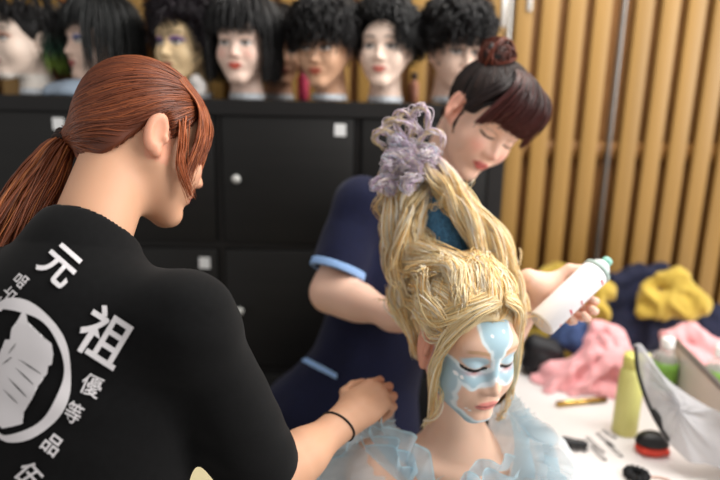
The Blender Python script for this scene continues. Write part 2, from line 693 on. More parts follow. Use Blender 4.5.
def man_sdf(q):
    d = head_sdf(q)
    d = smin(d, rc(q, (0, -.020, -.05), (0, -.030, -.15), .047, .050), .02)
    d = smin(d, rc(q, (0, -.030, -.150), (0, -.030, -.170), .050, .054), .01)
    return smax(d, -(q[:, 2] + .163), .002)


MV, MF = polygonize(man_sdf, (-.10, -.13, -.18), (.10, .13, .14), .0030)


def wig_paths(N, zend, lift=(.05, .22), amp=.0, waves=3.0, K=14, th0=(0, 24), tuck=.0, phi=None, seed=0, flare=0.0):
    g = np.random.default_rng(seed)
    ph = g.uniform(-math.pi, math.pi, N) if phi is None else g.uniform(phi[0], phi[1], N)
    ze = np.array([zend(a, g) for a in ph])
    a, b, h = .080, .097, .090
    cz = .034
    the = np.arccos(np.clip((ze - cz) / h, 0.0, 1))
    t0 = np.radians(g.uniform(th0[0], th0[1], N))
    lf = g.uniform(lift[0], lift[1], N)
    t = np.linspace(0, 1, K)[None]
    La = .14 * (the - t0).clip(.05) / (math.pi / 2)
    Ld = np.maximum(0, cz - ze)
    s = t * (La + Ld)[:, None]
    th = t0[:, None] + np.minimum(s / La[:, None], 1) * (the - t0).clip(.05)[:, None]
    drop = np.maximum(0, s - La[:, None])
    grow = (1 + lf[:, None] * sstep(0, .35, t + .15)) + flare * sstep(.4, 1, t) - tuck * (drop / .15) ** 2
    p = np.stack([a * np.sin(th) * np.sin(ph)[:, None] * grow,
                  -.014 + b * np.sin(th) * np.cos(ph)[:, None] * grow,
                  cz + h * np.cos(th) * (1 + lf[:, None]) - drop], -1)
    if amp:
        for _ in range(2):
            dv = g.normal(size=(N, 1, 3))
            p = p + dv * amp * np.sin(t[..., None] * waves * g.uniform(.6, 1.4, (N, 1, 1)) * 3 + g.uniform(0, 6.28, (N, 1, 1))) * sstep(0, .5, t)[..., None]
    return p, t


def hair_cap(vol=1.04, back=True):
    """inner volume of a wig so that no scalp shows between the strands"""
    def f(q):
        d = ell(q, (0, -.020, .040), (.079 * vol, .092 * vol, .088 * vol))
        # open over the face
        d = smax(d, -rc(np.stack([q[:, 0], q[:, 1], q[:, 2]], 1), (0, .12, .012), (0, .12, -.2), .075), .01)
        return smax(d, -(q[:, 2] + .045), .01)
    return f


CAPV, CAPF = polygonize(hair_cap(), (-.12, -.14, -.08), (.12, .12, .16), .006)


def wig(name, o, R, sets, base, parent, var=.35, tint=None, rad=.0030, seed=1, cap=True):
    g = np.random.default_rng(seed)
    V, F, CC, n = [], [], [], 0
    bc = lin(base)
    if cap:
        V.append(CAPV @ R.T + o)
        F.append(CAPF)
        CC.append(np.tile(bc * .8, (len(CAPV), 1)))
        n = len(CAPV)
    for p, t in sets:
        N, K, _ = p.shape
        r = rad * g.uniform(.7, 1.3, (N, 1)) * (1 - .75 * t ** 3)
        col = bc * (1 + var * g.uniform(-1, 1.6, (N, 1)))
        col = np.repeat(col[:, None], K, 1)
        if tint is not None:
            col = tint(p, t, col, g)
        v, f, c = tubes(p @ R.T + o, r, col, 4)
        V.append(v)
        F.append(f + n)
        CC.append(c)
        n += len(v)
    return mesh_obj(name, np.concatenate(V), np.concatenate(F), hair_m, parent, np.concatenate(CC))


band_m = mat('clear_band', '#c9ced4', .3, noise=(60, .25))


def mannequin(label, px, py, Y, yaw, skin, lip, sets, hair, pitch=0, shadow=None, brow='#4a3428', neck=None, tint=None, rad=.003, seed=1, s=.88, eyes='open', var=.35, blush=None):
    R = frame(yaw, pitch, 0) * s
    e = P(px, py, Y)
    # stand on the cabinet top: keep pixel x, put the neck foot at ZC
    o = np.array([e[0], Y, ZC + .163 * s + .001])
    root = tag(empty('mannequin_head', (o[0], o[1], ZC)), label, 'mannequin head', 'wig heads lined up on the cabinet')
    V = MV @ R.T + o
    c = face_colors(MV, skin, lip, brow, eyes=eyes, shadow=shadow, blush=blush)
    if neck:
        w = sstep(-.098, -.104, MV[:, 2])[:, None]
        c = c * (1 - w) + lin(neck) * w
    mesh_obj('head', V, MF, vinyl_m, root, c)
    mesh_obj('base_band', *lathe((o - R @ np.array([0, .030, 0])) + np.array([0, 0, -.163 * s]), [(.0560 * s, 0), (.0566 * s, .002), (.0560 * s, .015), (.0530 * s, .017)], 32), band_m, root)
    wig('wig', o, R, sets, hair, root, tint=tint, rad=rad, seed=seed, var=var)
    return root


def bob_end(length, fr=.034, half=52, jit=.006):
    def f(a, g):
        d = abs(math.degrees(a))
        return (fr if d < half else -length) + g.normal() * jit
    return f


def short_end(front, side, back, jit=.014):
    def f(a, g):
        d = abs(math.degrees(a))
        z = front if d < 55 else (side if d < 100 else back)
        return z + g.normal() * jit
    return f


BLK = '#0d0b0c'
# 1 pale face, black crown with yellow, green ends


def green_tint(p, t, col, g):
    w = sstep(.030, -.055, p[..., 2])[..., None]
    w2 = sstep(-.030, -.075, p[..., 2])[..., None]
    col = col * (1 - w) + lin('#1f4a3a') * w
    col = col * (1 - w2) + lin('#6f8a2c') * w2
    m = (np.arange(len(p)) % 5 == 0)[:, None, None] * sstep(.09, .115, p[..., 2])[..., None]
    return col * (1 - m) + lin('#c9962a') * m


mannequin('pale wig head with black hair fading to green ends, leftmost on the cabinet', 24, 32, 1.70, 214, '#e3cdbd', '#a8554e',
          [wig_paths(420, bob_end(.085, .050, 84, .008), (.10, .36), .006, 4, seed=11)], '#120f10', neck='#efe6dc', tint=green_tint, shadow='#b98a76', seed=11)
# a further head in the second row, dark hair with orange streaks


def orange_tint(p, t, col, g):
    m = ((np.arange(len(p)) % 3 == 0)[:, None] * np.ones_like(t))[..., None]
    return col * (1 - m) + lin('#a3591a') * m


mannequin('wig head with orange streaked dark hair half hidden between green-haired head and bob', 52, 28, 1.89, 200, '#c99b7c', '#8a4038',
          [wig_paths(320, bob_end(.12, .05, 35, .015), (.12, .40), .012, 4, seed=12)], '#1a0f0a', tint=orange_tint, seed=12)
mannequin('wig head with smooth black bob and blue eyeshadow above grey-blue cloth', 99, 33, 1.72, 222, '#e5c6b4', '#a85a58',
          [wig_paths(460, bob_end(.095, .036, 40, .006), (.12, .36), .002, 2, tuck=.10, seed=13)], '#0e1010', shadow='#5a6a9a', seed=13)
mannequin('yellow-tinted wig head with purple eyeshadow and frizzy plum-black hair', 186, 35, 1.71, 205, '#f0d2a4', '#b06a55',
          [wig_paths(420, short_end(.055, -.02, -.03), (.15, .44), .010, 5, seed=14)], '#150c14', shadow='#8a6aa8', seed=14)
mannequin('wig head with large black bob and full fringe, facing the camera, pale neck', 243, 32, 1.69, 186, '#f2d3c2', '#d2604f',
          [wig_paths(620, bob_end(.105, .030, 50, .007), (.15, .50), .003, 2, tuck=.12, seed=15)], BLK, seed=15, blush='#eaa593')
mannequin('wig head with shaggy dark hair, back row, half behind large black bob', 279, 38, 1.90, 165, '#d9a98c', '#a8584c',
          [wig_paths(420, short_end(.03, -.05, -.05, .02), (.15, .42), .008, 4, seed=16)], '#130e0d', seed=16)
mannequin('tan wig head with short tousled black hair over its eyes', 326, 42, 1.69, 200, '#e0b08f', '#c4604c',
          [wig_paths(520, short_end(.010, -.005, -.02), (.14, .42), .009, 5, seed=17)], '#100d0e', pitch=6, seed=17, rad=.0032)


def parted(a, g):
    d = math.degrees(a)
    if -28 < d < 62:
        return .074 + g.normal() * .006
    return (-.005 if abs(d) < 110 else -.03) + g.normal() * .014


mannequin('fair wig head with short black hair parted off its forehead', 385, 43, 1.69, 192, '#f6dac8', '#d5796c',
          [wig_paths(520, parted, (.14, .40), .008, 4, seed=18)], '#0e0d0e', seed=18, rad=.0032)
mannequin('wig head with short curly black hair, rightmost on the cabinet, behind the hair bun', 456, 52, 1.69, 166, '#f3d2be', '#d8665c',
          [wig_paths(520, short_end(.022, -.005, -.02), (.14, .46), .010, 5, seed=19)], '#0f0c0d', pitch=8, seed=19, rad=.0032)

# cloth round the base of the bob head, white ruff by the plum-haired head


def lump(name, m, c, r, h, seed, amp=.008, freq=60, label=None, cat=None, R=None, floor=None, extra=None, parent=None, group=None, cols=None):
    def f(p):
        d = ell(p, c, r, R)
        if extra:
            for e in extra:
                d = smin(d, e(p), .02)
        d = d + amp * wob(p, freq, seed) + amp * .4 * wob(p, freq * 2.2, seed + 1)
        if floor is not None:
            d = smax(d, floor - p[:, 2], .003)
        return d
    m_ = max(r) * 1.25 + amp * 2
    lo = np.asarray(c) - m_
    hi = np.asarray(c) + m_
    V, F = polygonize(f, lo, hi, h)
    o = mesh_obj(name, V, F, m, parent, loc=(c[0], c[1], V[:, 2].min()), cols=cols)
    if label:
        tag(o, label, cat, group)
    return o


c = P(73, 86, 1.665)
lump('cloth', mat('greyblue_cloth', '#8d9bab', .9), (c[0], 1.668, ZC + .004), (.085, .045, .040), .004, 3, .006, 70,
     'crumpled grey-blue cloth on the cabinet below the black bob', 'cloth', floor=ZC + .001)
c = P(207, 78, 1.68)
lump('ruff', mat('white_ruff', '#d9d4d0', .9), (c[0] - .02, 1.655, ZC + .03), (.022, .022, .034), .004, 5, .005, 90,
     'small white cloth on the cabinet left of the large black bob', 'cloth', floor=ZC + .001)
# small things behind the heads
c = P(303, 72, 1.93)
b = tag(empty('bottle', (c[0], 1.93, ZC)), 'small pink bottle behind the wig heads, left of the tousled one', 'bottle')
mesh_obj('body', *lathe((c[0], 1.93, ZC), [(.016, .001), (.018, .004), (.018, .07), (.010, .082)]), mat('pink_plastic', '#d9486a', .4), b)
mesh_obj('cap', *lathe((c[0], 1.93, ZC), [(.010, .083), (.011, .085), (.011, .110), (.008, .112)]), mat('pale_pink', '#e6a6b4', .4), b)
c = P(414, 85, 1.86)
b = tag(empty('jar', (c[0], 1.86, ZC)), 'slim flesh-coloured bottle between the parted-hair head and curly head', 'bottle')
mesh_obj('body', *lathe((c[0], 1.86, ZC), [(.013, .001), (.015, .004), (.015, .055), (.009, .066)]), mat('flesh_plastic', '#b57a62', .4), b)
mesh_obj('cap', *lathe((c[0], 1.86, ZC), [(.009, .067), (.010, .069), (.010, .088), (.007, .090)]), mat('dark_plastic', '#3a2424', .4), b)


# ------------------------------------------------------------------ people
SKIN_A, SKIN_G, SKIN_B = '#d2a182', '#ebc2a9', '#eec4ae'


def to_local(p, o, R):
    return (p - np.asarray(o, np.float32)) @ np.asarray(R, np.float32)


def leg_sdf(p, hip, knee, ankle, toe):
    d = rc(p, hip, knee, .082, .055)
    d = smin(d, rc(p, knee, ankle, .053, .034), .03)
    d = smin(d, rc(p, ankle, toe, .034, .026), .02)
    return d


def decal(name, polys, sdf, m, parent, edge=3.0, off=.0024, near=.35):
    """flat printed shapes, outlined as the photo shows them, laid on the cloth as a thin print"""
    bm = bmesh.new()
    for v, f in polys:
        vs = [bm.verts.new((x, y, 0)) for x, y in v]
        for q in f:
            try:
                bm.faces.new([vs[i] for i in q])
            except ValueError:
                pass
    bmesh.ops.triangulate(bm, faces=bm.faces[:])
    for _ in range(5):
        es = [e for e in bm.edges if e.calc_length() > edge]
        if not es:
            break
        bmesh.ops.subdivide_edges(bm, edges=es, cuts=1)
        bmesh.ops.triangulate(bm, faces=[q for q in bm.faces if len(q.verts) > 3])
    bm.verts.index_update()
    uv = np.array([q.co[:2] for q in bm.verts])
    F = [[q.index for q in p.verts] for p in bm.faces]
    bm.free()
    d = FWD + RGT * ((uv[:, :1] - 360) / FPX) + UPV * ((240 - uv[:, 1:]) / FPX)
    d /= np.linalg.norm(d, axis=1, keepdims=True)
    h = march(sdf, CAM + d * near, d, far=1.5, n=120)
    e = .003
    ok = np.abs(sdf(h.astype(np.float32))) < .004
    F = [q for q in F if ok[q[0]] and ok[q[1]] and ok[q[2]]]
    use = sorted({i for q in F for i in q})
    rm = {i: k for k, i in enumerate(use)}
    F = [[rm[i] for i in q] for q in F]
    h = h[use]
    gr = np.stack([sdf((h + np.eye(3)[i] * e).astype(np.float32)) - sdf((h - np.eye(3)[i] * e).astype(np.float32)) for i in range(3)], 1)
    gr /= np.linalg.norm(gr, axis=1, keepdims=True) + 1e-9
    o_ = mesh_obj(name, h + gr * off, F, m, parent)
    return o_


def glyph(ch, bold=.02):
    c = bpy.data.curves.new('g', 'FONT')
    c.body = ch
    c.offset = bold
    o = bpy.data.objects.new('g', c)
    C.objects.link(o)
    bpy.context.view_layer.update()
    me = bpy.data.meshes.new_from_object(o.evaluated_get(bpy.context.evaluated_depsgraph_get()))
    v = np.array([q.co[:2] for q in me.vertices])
    f = [list(p.vertices) for p in me.polygons]
    bpy.data.objects.remove(o)
    bpy.data.meshes.remove(me)
    bpy.data.curves.remove(c)
    v = v - (v.max(0) + v.min(0)) / 2
    return v, f


# ============ the hairdresser on the left, seen from behind
A_ROOT = tag(empty('person', (-.40, .74, 0)),
             'person with auburn ponytail in black T-shirt with white back print, seen from behind', 'person')
A_hR = frame(54, 25, -14)
ear = P(157, 133, .88)
A_ho = ear - A_hR @ np.array([.074, -.010, -.006])
A_sr = P(184, 322, .74)
A_rd = frame(12)[:, 0]
A_sl = A_sr - A_rd * .33 + np.array([0, 0, .012])
A_mid = (A_sr + A_sl) / 2
A_fw = frame(12)[:, 1]
A_hip = A_mid - A_fw * .06 + np.array([0, 0, -.50])
A_t = Torso(A_sr, A_sl, A_hip, A_fw, 1.0)
A_el = P(268, 482, .82)
A_wr = P(346, 420, .945)
A_kn = P(392, 383, 1.01)
A_hand = hand_frame(A_wr, A_kn - A_wr, np.array([-.15, -.62, .75]))
A_el2 = A_sl + A_fw * .06 + np.array([-.05, 0, -.26])
A_wr2 = A_el2 + np.array([.12, .12, -.14])
A_hand2 = hand_frame(A_wr2, np.array([.6, .4, -.5]), np.array([.5, .5, 1]))
A_hipr, A_hipl = A_hip + A_rd * .085, A_hip - A_rd * .085
A_neckb = A_mid + np.array([0, 0, .03])


def A_neck(p):
    d = rc(p, A_ho + A_hR @ np.array([0, -.028, -.045]), A_mid + A_fw * .002 + np.array([0, 0, .03]), .053, .056)
    d = smin(d, rc(p, A_mid + np.array([0, 0, .035]) - A_fw * .02, A_mid + np.array([0, 0, -.06]) - A_fw * .02, .055, .075), .05)
    return d


def A_arm(p):
    d = rc(p, A_sr, A_el, .044, .039)
    d = smin(d, rc(p, A_el, lerp(A_el, A_wr, .4), .038, .036), .03)
    d = smin(d, rc(p, lerp(A_el, A_wr, .3), A_wr, .038, .0245), .03)
    return d


def A_body(p):
    d = head_sdf(to_local(p, A_ho, A_hR))
    d = smin(d, A_neck(p), .025)
    d = smin(d, A_t.sdf(p, -.004), .03)
    d = smin(d, A_arm(p), .03)
    d = smin(d, hand_sdf(p, A_hand, -1, [(38, 62, 40), (42, 66, 40), (48, 66, 42), (55, 66, 42)],
                         [(.75, .6, -.3), (.25, .85, -.45), (-.1, .9, -.4)], .95), .02)
    d2 = rc(p, A_sl, A_el2, .044, .038)
    d2 = smin(d2, rc(p, A_el2, A_wr2, .038, .0245), .03)
    d2 = smin(d2, hand_sdf(p, A_hand2, 1, [(30, 40, 25)] * 4, [(.75, .6, -.3), (.25, .85, -.4), (-.1, .9, -.4)], .95), .02)
    d = smin(d, d2, .03)
    for s, hp in ((1, A_hipr), (-1, A_hipl)):
        fx = np.array([hp[0], hp[1], 0])
        d = smin(d, leg_sdf(p, hp, fx + A_fw * .03 + np.array([0, 0, .46]), fx + np.array([0, 0, .085]), fx + A_fw * .15 + np.array([0, 0, .030])), .03)
    return d


V, F = polygonize(A_body, (-1.0, .45, 0), (.12, 1.25, 1.78), .0034)
q = to_local(V, A_ho, A_hR)
cols = np.tile(lin(SKIN_A), (len(V), 1))
hd = (np.abs(q).max(1) < .13)
cols[hd] = face_colors(q, SKIN_A, '#cf6a62', '#6b3a22', eyes='down', blush='#e79a88')[hd]
hq = to_local(V, A_hand[0], A_hand[1])
w = np.exp(-((hq[:, 1] - .12) / .03) ** 2) * (np.abs(hq[:, 0]) < .06) * (np.abs(hq[:, 2]) < .09)
cols = cols * (1 - .25 * w[:, None]) + lin('#e08f7c') * .25 * w[:, None]
ew = (np.abs(q[:, 0]) > .066) & (np.abs(q[:, 1] + .01) < .03) & (np.abs(q[:, 2]) < .045)
cols[ew] = cols[ew] * .6 + lin('#e08f78') * .4
A_bodyo = mesh_obj('body', V, F, skin_m, A_ROOT, cols)

# T-shirt
hem_d = nrm(A_el - A_sr)
cuff = A_sr + hem_d * (np.linalg.norm(A_el - A_sr) - .025)


NKD = nrm(A_ho + A_hR @ np.array([0, -.028, -.045]) - A_mid)
COL = A_mid + np.array([0, 0, .03]) + NKD * .054


def A_shirt(p):
    d = A_t.sdf(p, .020)
    # drape: the back hangs straighter than the body
    d = smin(d, ell(p, lerp(A_mid, A_hip, .55) - A_fw * .01, (.158, .105, .30), A_t.R), .05)
    sl = rc(p, A_sr + A_rd * .002, A_el + hem_d * .02, .060, .064)
    sl = smax(sl, (p - cuff.astype(np.float32)) @ hem_d.astype(np.float32), .004)
    d = smin(d, sl, .035)
    s2 = rc(p, A_sl, A_el2, .064, .064)
    h2 = nrm(A_el2 - A_sl)
    s2 = smax(s2, (p - (A_el2 - h2 * .03).astype(np.float32)) @ h2.astype(np.float32), .004)
    d = smin(d, s2, .05)
    d = smin(d, rc(p, A_mid + np.array([0, 0, -.02]), COL, .100, .073), .045)
    fold = .0042 * wob(p * np.array([1, 1, .55], np.float32), 34, 4) + .0016 * wob(p, 85, 9)
    fold = fold * sstep(.085, .16, np.linalg.norm(p - COL.astype(np.float32), axis=1))
    return d + fold


NCK = COL - NKD * .030


def A_shirt_cut(p):
    d = A_shirt(p)
    d = smax(d, -rc(p, A_sr + hem_d * .14, A_el + hem_d * .1, .052, .0575), .003)
    d = smax(d, -(rc(p, NCK, NCK + NKD * .22 + A_fw * .05, .060, .10)), .006)
    d = smax(d, (A_hip[2] - .14) - p[:, 2], .004)
    return d


blk_shirt = mat('black_cotton', '#0b0b0c', .92, noise=(120, .2), spec=.2, sheen=.04)
V, F = polygonize(A_shirt_cut, (-1.0, .45, .60), (.12, 1.25, 1.60), .0038)
A_sh = mesh_obj('t_shirt', V, F, blk_shirt, A_ROOT)


def A_trous(p):
    d = A_t.sdf(p, .012, False)
    d = smax(d, p[:, 2] - (A_hip[2] + .02), .004)
    for s, hp in ((1, A_hipr), (-1, A_hipl)):
        fx = np.array([hp[0], hp[1], 0])
        d = smin(d, rc(p, hp, fx + A_fw * .03 + np.array([0, 0, .46]), .098, .078), .03)
        d = smin(d, rc(p, fx + A_fw * .03 + np.array([0, 0, .46]), fx + np.array([0, 0, .07]), .078, .066), .03)
    return smax(d, .055 - p[:, 2], .004) + .003 * wob(p, 40, 3)


V, F = polygonize(A_trous, (-1.0, .4, 0), (.1, 1.2, 1.05), .008, 1)
mesh_obj('trousers', V, F, mat('black_trousers', '#101114', .9), A_ROOT)

# back print ------------------------------------------------------------------
def put_glyph(ch, px, py, size, rot, bold=.02, sx=1.0):
    v, f = glyph(ch, bold)
    a = math.radians(rot)
    x = px + size * (v[:, 0] * sx * math.cos(a) + v[:, 1] * math.sin(a))
    y = py + size * (v[:, 0] * sx * math.sin(a) - v[:, 1] * math.cos(a))
    return np.stack([x, y], 1), f


pr = []
for ch, x, y, s, r, b, sx in (('元', 60, 266, 42, 42, .022, .85), ('祖', 105, 336, 56, 32, .016, .92), ('優', 92, 385, 24, 24, .008, .9),
                              ('等', 74, 412, 22, 28, .01, .8), ('品', 53, 444, 22, 38, .02, .9), ('伍', 30, 474, 26, 48, .02, .9),
                              ('品', 22, 281, 13, -48, .012, 1.2), ('占', 11, 294, 13, -48, .012, 1.2), ('三', 3, 304, 12, -50, .012, 1.2)):
    pr.append(put_glyph(ch, x, y, s, r, b, sx))
# the brush ring
n = 72
ring = []
for k in range(n):
    a = 2 * math.pi * k / n
    w = 4.6 + 1.3 * math.sin(3 * a + 1) + .7 * math.sin(7 * a)
    for rr in (-w, w):
        ring.append((9 + (59 + rr) * math.sin(a) * (1 if math.sin(a) > 0 else .46), 371 - (67 + rr) * math.cos(a)))
pr.append((ring, [[2 * k, 2 * k + 1, (2 * k + 3) % (2 * n), (2 * k + 2) % (2 * n)] for k in range(n)]))
emb = [(72, 62), (82, 74), (86, 95), (82, 122), (74, 146), (92, 160), (118, 152), (140, 146), (157, 160), (162, 190), (158, 222), (147, 227), (144, 250), (136, 260),
       (129, 246), (128, 274), (117, 288), (107, 268), (108, 308), (98, 330), (87, 312), (88, 345), (76, 365), (64, 352), (52, 318), (40, 314), (48, 345), (72, 400),
       (42, 408), (12, 414), (0, 404), (-14, 350), (-40, 330), (-62, 285), (-40, 215), (-8, 200), (4, 214), (10, 172), (26, 182), (20, 148), (34, 148), (38, 116),
       (50, 130), (58, 88)]
emb = [(x / 3 if x > 0 else x / 6, 290 + y / 3) for x, y in emb]
pr.append((emb, [list(range(len(emb)))]))
A_print = decal('back_print', pr, A_shirt, mat('print_white', '#dcd8da', .8), A_sh)
A_print['label'] = 'white printed characters round a ring with a hand-like emblem'
dk = []
for a, b, w in (((52, 232), (104, 282), 3), ((30, 262), (84, 318), 3), ((16, 296), (58, 338), 2.5), ((60, 205), (126, 250), 3), ((12, 222), (40, 200), 2.5), ((30, 190), (52, 160), 2.5)):
    a, b = np.array([a[0] / 3, 290 + a[1] / 3]), np.array([b[0] / 3, 290 + b[1] / 3])
    d = (b - a) / np.linalg.norm(b - a)
    nn = np.array([-d[1], d[0]]) * w / 6
    dk.append((([a - nn * .2, lerp(a, b, .5) - nn * 1.2, b - nn * .6, b + nn * .6, lerp(a, b, .5) + nn * 1.2, a + nn * .2]), [[0, 1, 2, 3, 4, 5]]))
decal('emblem_lines', dk, A_shirt, mat('print_black', '#1a1a1c', .9), A_sh, off=.0034)

# hair -------------------------------------------------------------------------
tie = P(68, 139, .945)
tl = to_local(tie[None], A_ho, A_hR)[0]
HC = np.array([0, -.014, .034])
HR = np.array([.076, .094, .086])


def on_head(p, lift):
    """push local points out to the hair ellipsoid"""
    d = (p - HC) / HR
    r = np.linalg.norm(d, axis=-1, keepdims=True)
    k = np.maximum(r, 1.0 + lift)
    return HC + d / np.maximum(r, 1e-6) * HR * k


def hair_colors(N, K, base, g, var=.35, streak=None):
    c = lin(base) * (1 + var * g.uniform(-1, 1.4, (N, 1)))
    if streak is not None:
        m = g.uniform(size=(N, 1)) < .3
        c = np.where(m, lin(streak) * (1 + .3 * g.uniform(-1, 1, (N, 1))), c)
    return np.repeat(c[:, None], K, 1)


def merge(*vfc):
    V, F, CC, n = [], [], [], 0
    for v, f, c in vfc:
        V.append(v)
        F.append(f + n)
        CC.append(c)
        n += len(v)
    return np.concatenate(V), np.concatenate(F), np.concatenate(CC)


g = np.random.default_rng(5)
ca_, cb_ = to_local(P(148, 126, .905)[None], A_ho, A_hR)[0], to_local(P(78, 166, .93)[None], A_ho, A_hR)[0]
cn_ = nrm([0, -(cb_ - ca_)[2], (cb_ - ca_)[1]])
cn_ = cn_ if cn_[2] > 0 else -cn_


def A_cap(p):
    q = to_local(p, A_ho, A_hR)
    m = np.stack([np.abs(q[:, 0]), q[:, 1], q[:, 2]], 1)
    d = ell(q, HC, HR * 1.03)
    d = smin(d, ell(q, (0, -.050, -.035), (.060, .036, .050)), .025)
    d = smin(d, rc(p, A_ho + A_hR @ np.array([0, -.068, -.002]), tie, .036, .0125), .03)
    # keep the face, ears and neck clear of hair
    d = smax(d, -ell(m, (.03, .10, -.045), (.075, .098, .115)), .006)
    d = smax(d, -ell(m, (.080, -.006, -.024), (.034, .026, .044)), .006)
    pl_ = -((q - ca_.astype(np.float32)) @ cn_.astype(np.float32))
    d = smax(d, np.where(q[:, 1] < -.0, pl_, -1.0 * np.ones(len(q), np.float32)), .008)
    return d


def combed(sdf, seeds, target, K, step, end_r, g, lift):
    """strands that run over a surface towards one point, like combed hair"""
    p = seeds.copy()
    out = [p.copy()]
    done = np.zeros(len(p), bool)
    tgt = target + g.normal(size=(len(p), 3)) * end_r * .5
    e_ = .0012
    for _ in range(K - 1):
        v = tgt - p
        dist = np.linalg.norm(v, axis=1)
        done |= dist < end_r + step * .6
        pf = p.astype(np.float32)
        gr = np.stack([sdf(pf + np.eye(3, dtype=np.float32)[i] * e_) - sdf(pf - np.eye(3, dtype=np.float32)[i] * e_) for i in range(3)], 1)
        gr /= np.linalg.norm(gr, axis=1, keepdims=True) + 1e-9
        tg_ = v - (v * gr).sum(1, keepdims=True) * gr
        tg_ /= np.linalg.norm(tg_, axis=1, keepdims=True) + 1e-9
        nx = p + tg_ * step
        d = sdf(nx.astype(np.float32))
        nx = nx - gr * (d - lift)[:, None]
        p = np.where(done[:, None], p + (tgt - p) * .25, nx)
        out.append(p.copy())
    return np.stack(out, 1)


V, F = polygonize(A_cap, A_ho - .19, A_ho + .19, .004)
cap1 = (V, F, np.tile(lin('#5e2f1c'), (len(V), 1)))
seed_ok = np.where(head_sdf(to_local(V, A_ho, A_hR).astype(np.float32)) > .001)[0]
sd_ = V[g.choice(seed_ok, 3800)]
K1 = 26
pth = combed(A_cap, sd_, tie, K1, .0085, .012, g, g.uniform(-.0004, .0012, 3800))
prof = np.interp(np.linspace(0, 1, K1), [0, .12, .9, 1], [.15, 1, 1, .6])
v1 = tubes(pth, g.uniform(.0007, .0013, (3800, 1)) * prof[None], hair_colors(3800, K1, '#66331d', g, .32, '#8a4a29'), 4)
# bangs and face-framing strands on the visible right side
N2, K2 = 520, 20
u = g.uniform(0, 1, N2)
t2 = np.linspace(0, 1, K2)
x_ = -.01 + .080 * u
L2 = g.uniform(.095, .150, N2) * (1 - .15 * u)
r0 = on_head(np.stack([x_ * .8, .030 - .030 * u, .115 - .030 * u], 1), .03 + .03 * g.uniform(size=(N2, 1)))
r1 = on_head(np.stack([x_, .078 - .040 * u, .088 - .026 * u], 1), .05 + .04 * g.uniform(size=(N2, 1)))
r2 = r1 + np.stack([.004 + .008 * u, .022 - .014 * u, -L2 * .45], 1) + g.normal(size=(N2, 3)) * .002
r3 = r1 + np.stack([.003 + .007 * u, .022 - .018 * u, -L2], 1) + g.normal(size=(N2, 3)) * .003
bp = np.stack([bez([r0[i], r1[i], r2[i], r3[i]], K2) for i in range(N2)])
v2 = tubes(bp @ A_hR.T + A_ho, g.uniform(.0009, .0017, (N2, 1)) * (1.1 - .9 * t2[None] ** 2), hair_colors(N2, K2, '#7a3d20', g, .3, '#a45c34'), 4)
# a loose lock in front of the ear
N3 = 40
lk = np.array([(.071, .020, .030), (.080, .026, -.005), (.080, .034, -.040), (.072, .066, -.076)])
lp = np.stack([bez(lk + g.normal(size=3) * .003 + g.normal(size=(4, 3)) * .0018, 16) for _ in range(N3)])
v3 = tubes(lp @ A_hR.T + A_ho, g.uniform(.0007, .0012, (N3, 1)) * (1.05 - .8 * np.linspace(0, 1, 16)[None] ** 2), hair_colors(N3, 16, '#9a5028', g, .25), 4)
A_hair = mesh_obj('hair', *(lambda m: (m[0], m[1], hair_m, A_ROOT, m[2]))(merge(cap1, v1, v2, v3)))
# ponytail
N4, K4 = 620, 22
cl = np.array([tie, P(52, 162, .915), P(32, 196, .88), P(12, 238, .84), P(-6, 290, .80), P(-20, 350, .785)])
cc = bez(cl, K4)
t4 = np.linspace(0, 1, K4)
wid = np.interp(t4, [0, .12, .35, .7, 1], [.011, .024, .040, .046, .026])
tg = np.gradient(cc, axis=0)
tg /= np.linalg.norm(tg, axis=1, keepdims=True)
nn = np.cross(tg, np.array([.5, .8, 0.2]))
nn /= np.linalg.norm(nn, axis=1, keepdims=True)
bb = np.cross(tg, nn)
ang, rr = g.uniform(0, 6.283, N4), np.sqrt(g.uniform(0, 1, N4))
off = (nn[None] * np.cos(ang)[:, None, None] + bb[None] * np.sin(ang)[:, None, None] * .8) * rr[:, None, None] * wid[None, :, None]
off += g.normal(size=(N4, 1, 3)) * .010 * sstep(.2, 1, t4)[None, :, None]
pp = cc[None] + off + .003 * np.sin(t4[None, :, None] * g.uniform(4, 9, (N4, 1, 1)) + g.uniform(0, 6.28, (N4, 1, 3)))
v4 = tubes(pp, g.uniform(.0009, .0019, (N4, 1)) * (1.1 - .8 * t4[None] ** 3), hair_colors(N4, K4, '#733b20', g, .35, '#a8643a'), 4)
mesh_obj('ponytail', *(lambda m: (m[0], m[1], hair_m, A_ROOT, m[2]))(merge(v4)))
axd = nrm(cl[1] - cl[0])
tr = []
for k in range(3):
    c0 = tie + axd * (.006 * (k - 1) + .003)
    ringp = [c0 + (nn[0] * math.cos(a) + bb[0] * math.sin(a)) * .0175 for a in np.linspace(0, 2 * math.pi, 25)]
    tr.append(tube(ringp, .0042, 40, 8))
mesh_obj('hair_tie', *join(*tr), mat('dark_elastic', '#2a1a14', .8), A_ROOT)
# wrist band
fd = nrm(A_wr - A_el)
c0 = A_wr - fd * .012
e1 = nrm(np.cross(fd, [0, 0, 1.0]))
e2 = np.cross(fd, e1)
c0 = A_wr - fd * .020
dirs_ = np.array([e1 * math.cos(a) + e2 * math.sin(a) + fd * .25 * math.sin(a + 1.2) for a in np.linspace(0, 2 * math.pi, 29)])
rp = march(A_body, c0 + dirs_ * .06, -dirs_, far=.06) + dirs_ * .0008
rp[-1] = rp[0]
wbnd = mesh_obj('wristband', *tube(rp, .0020, 48, 8), mat('black_elastic', '#15110f', .7), A_ROOT)


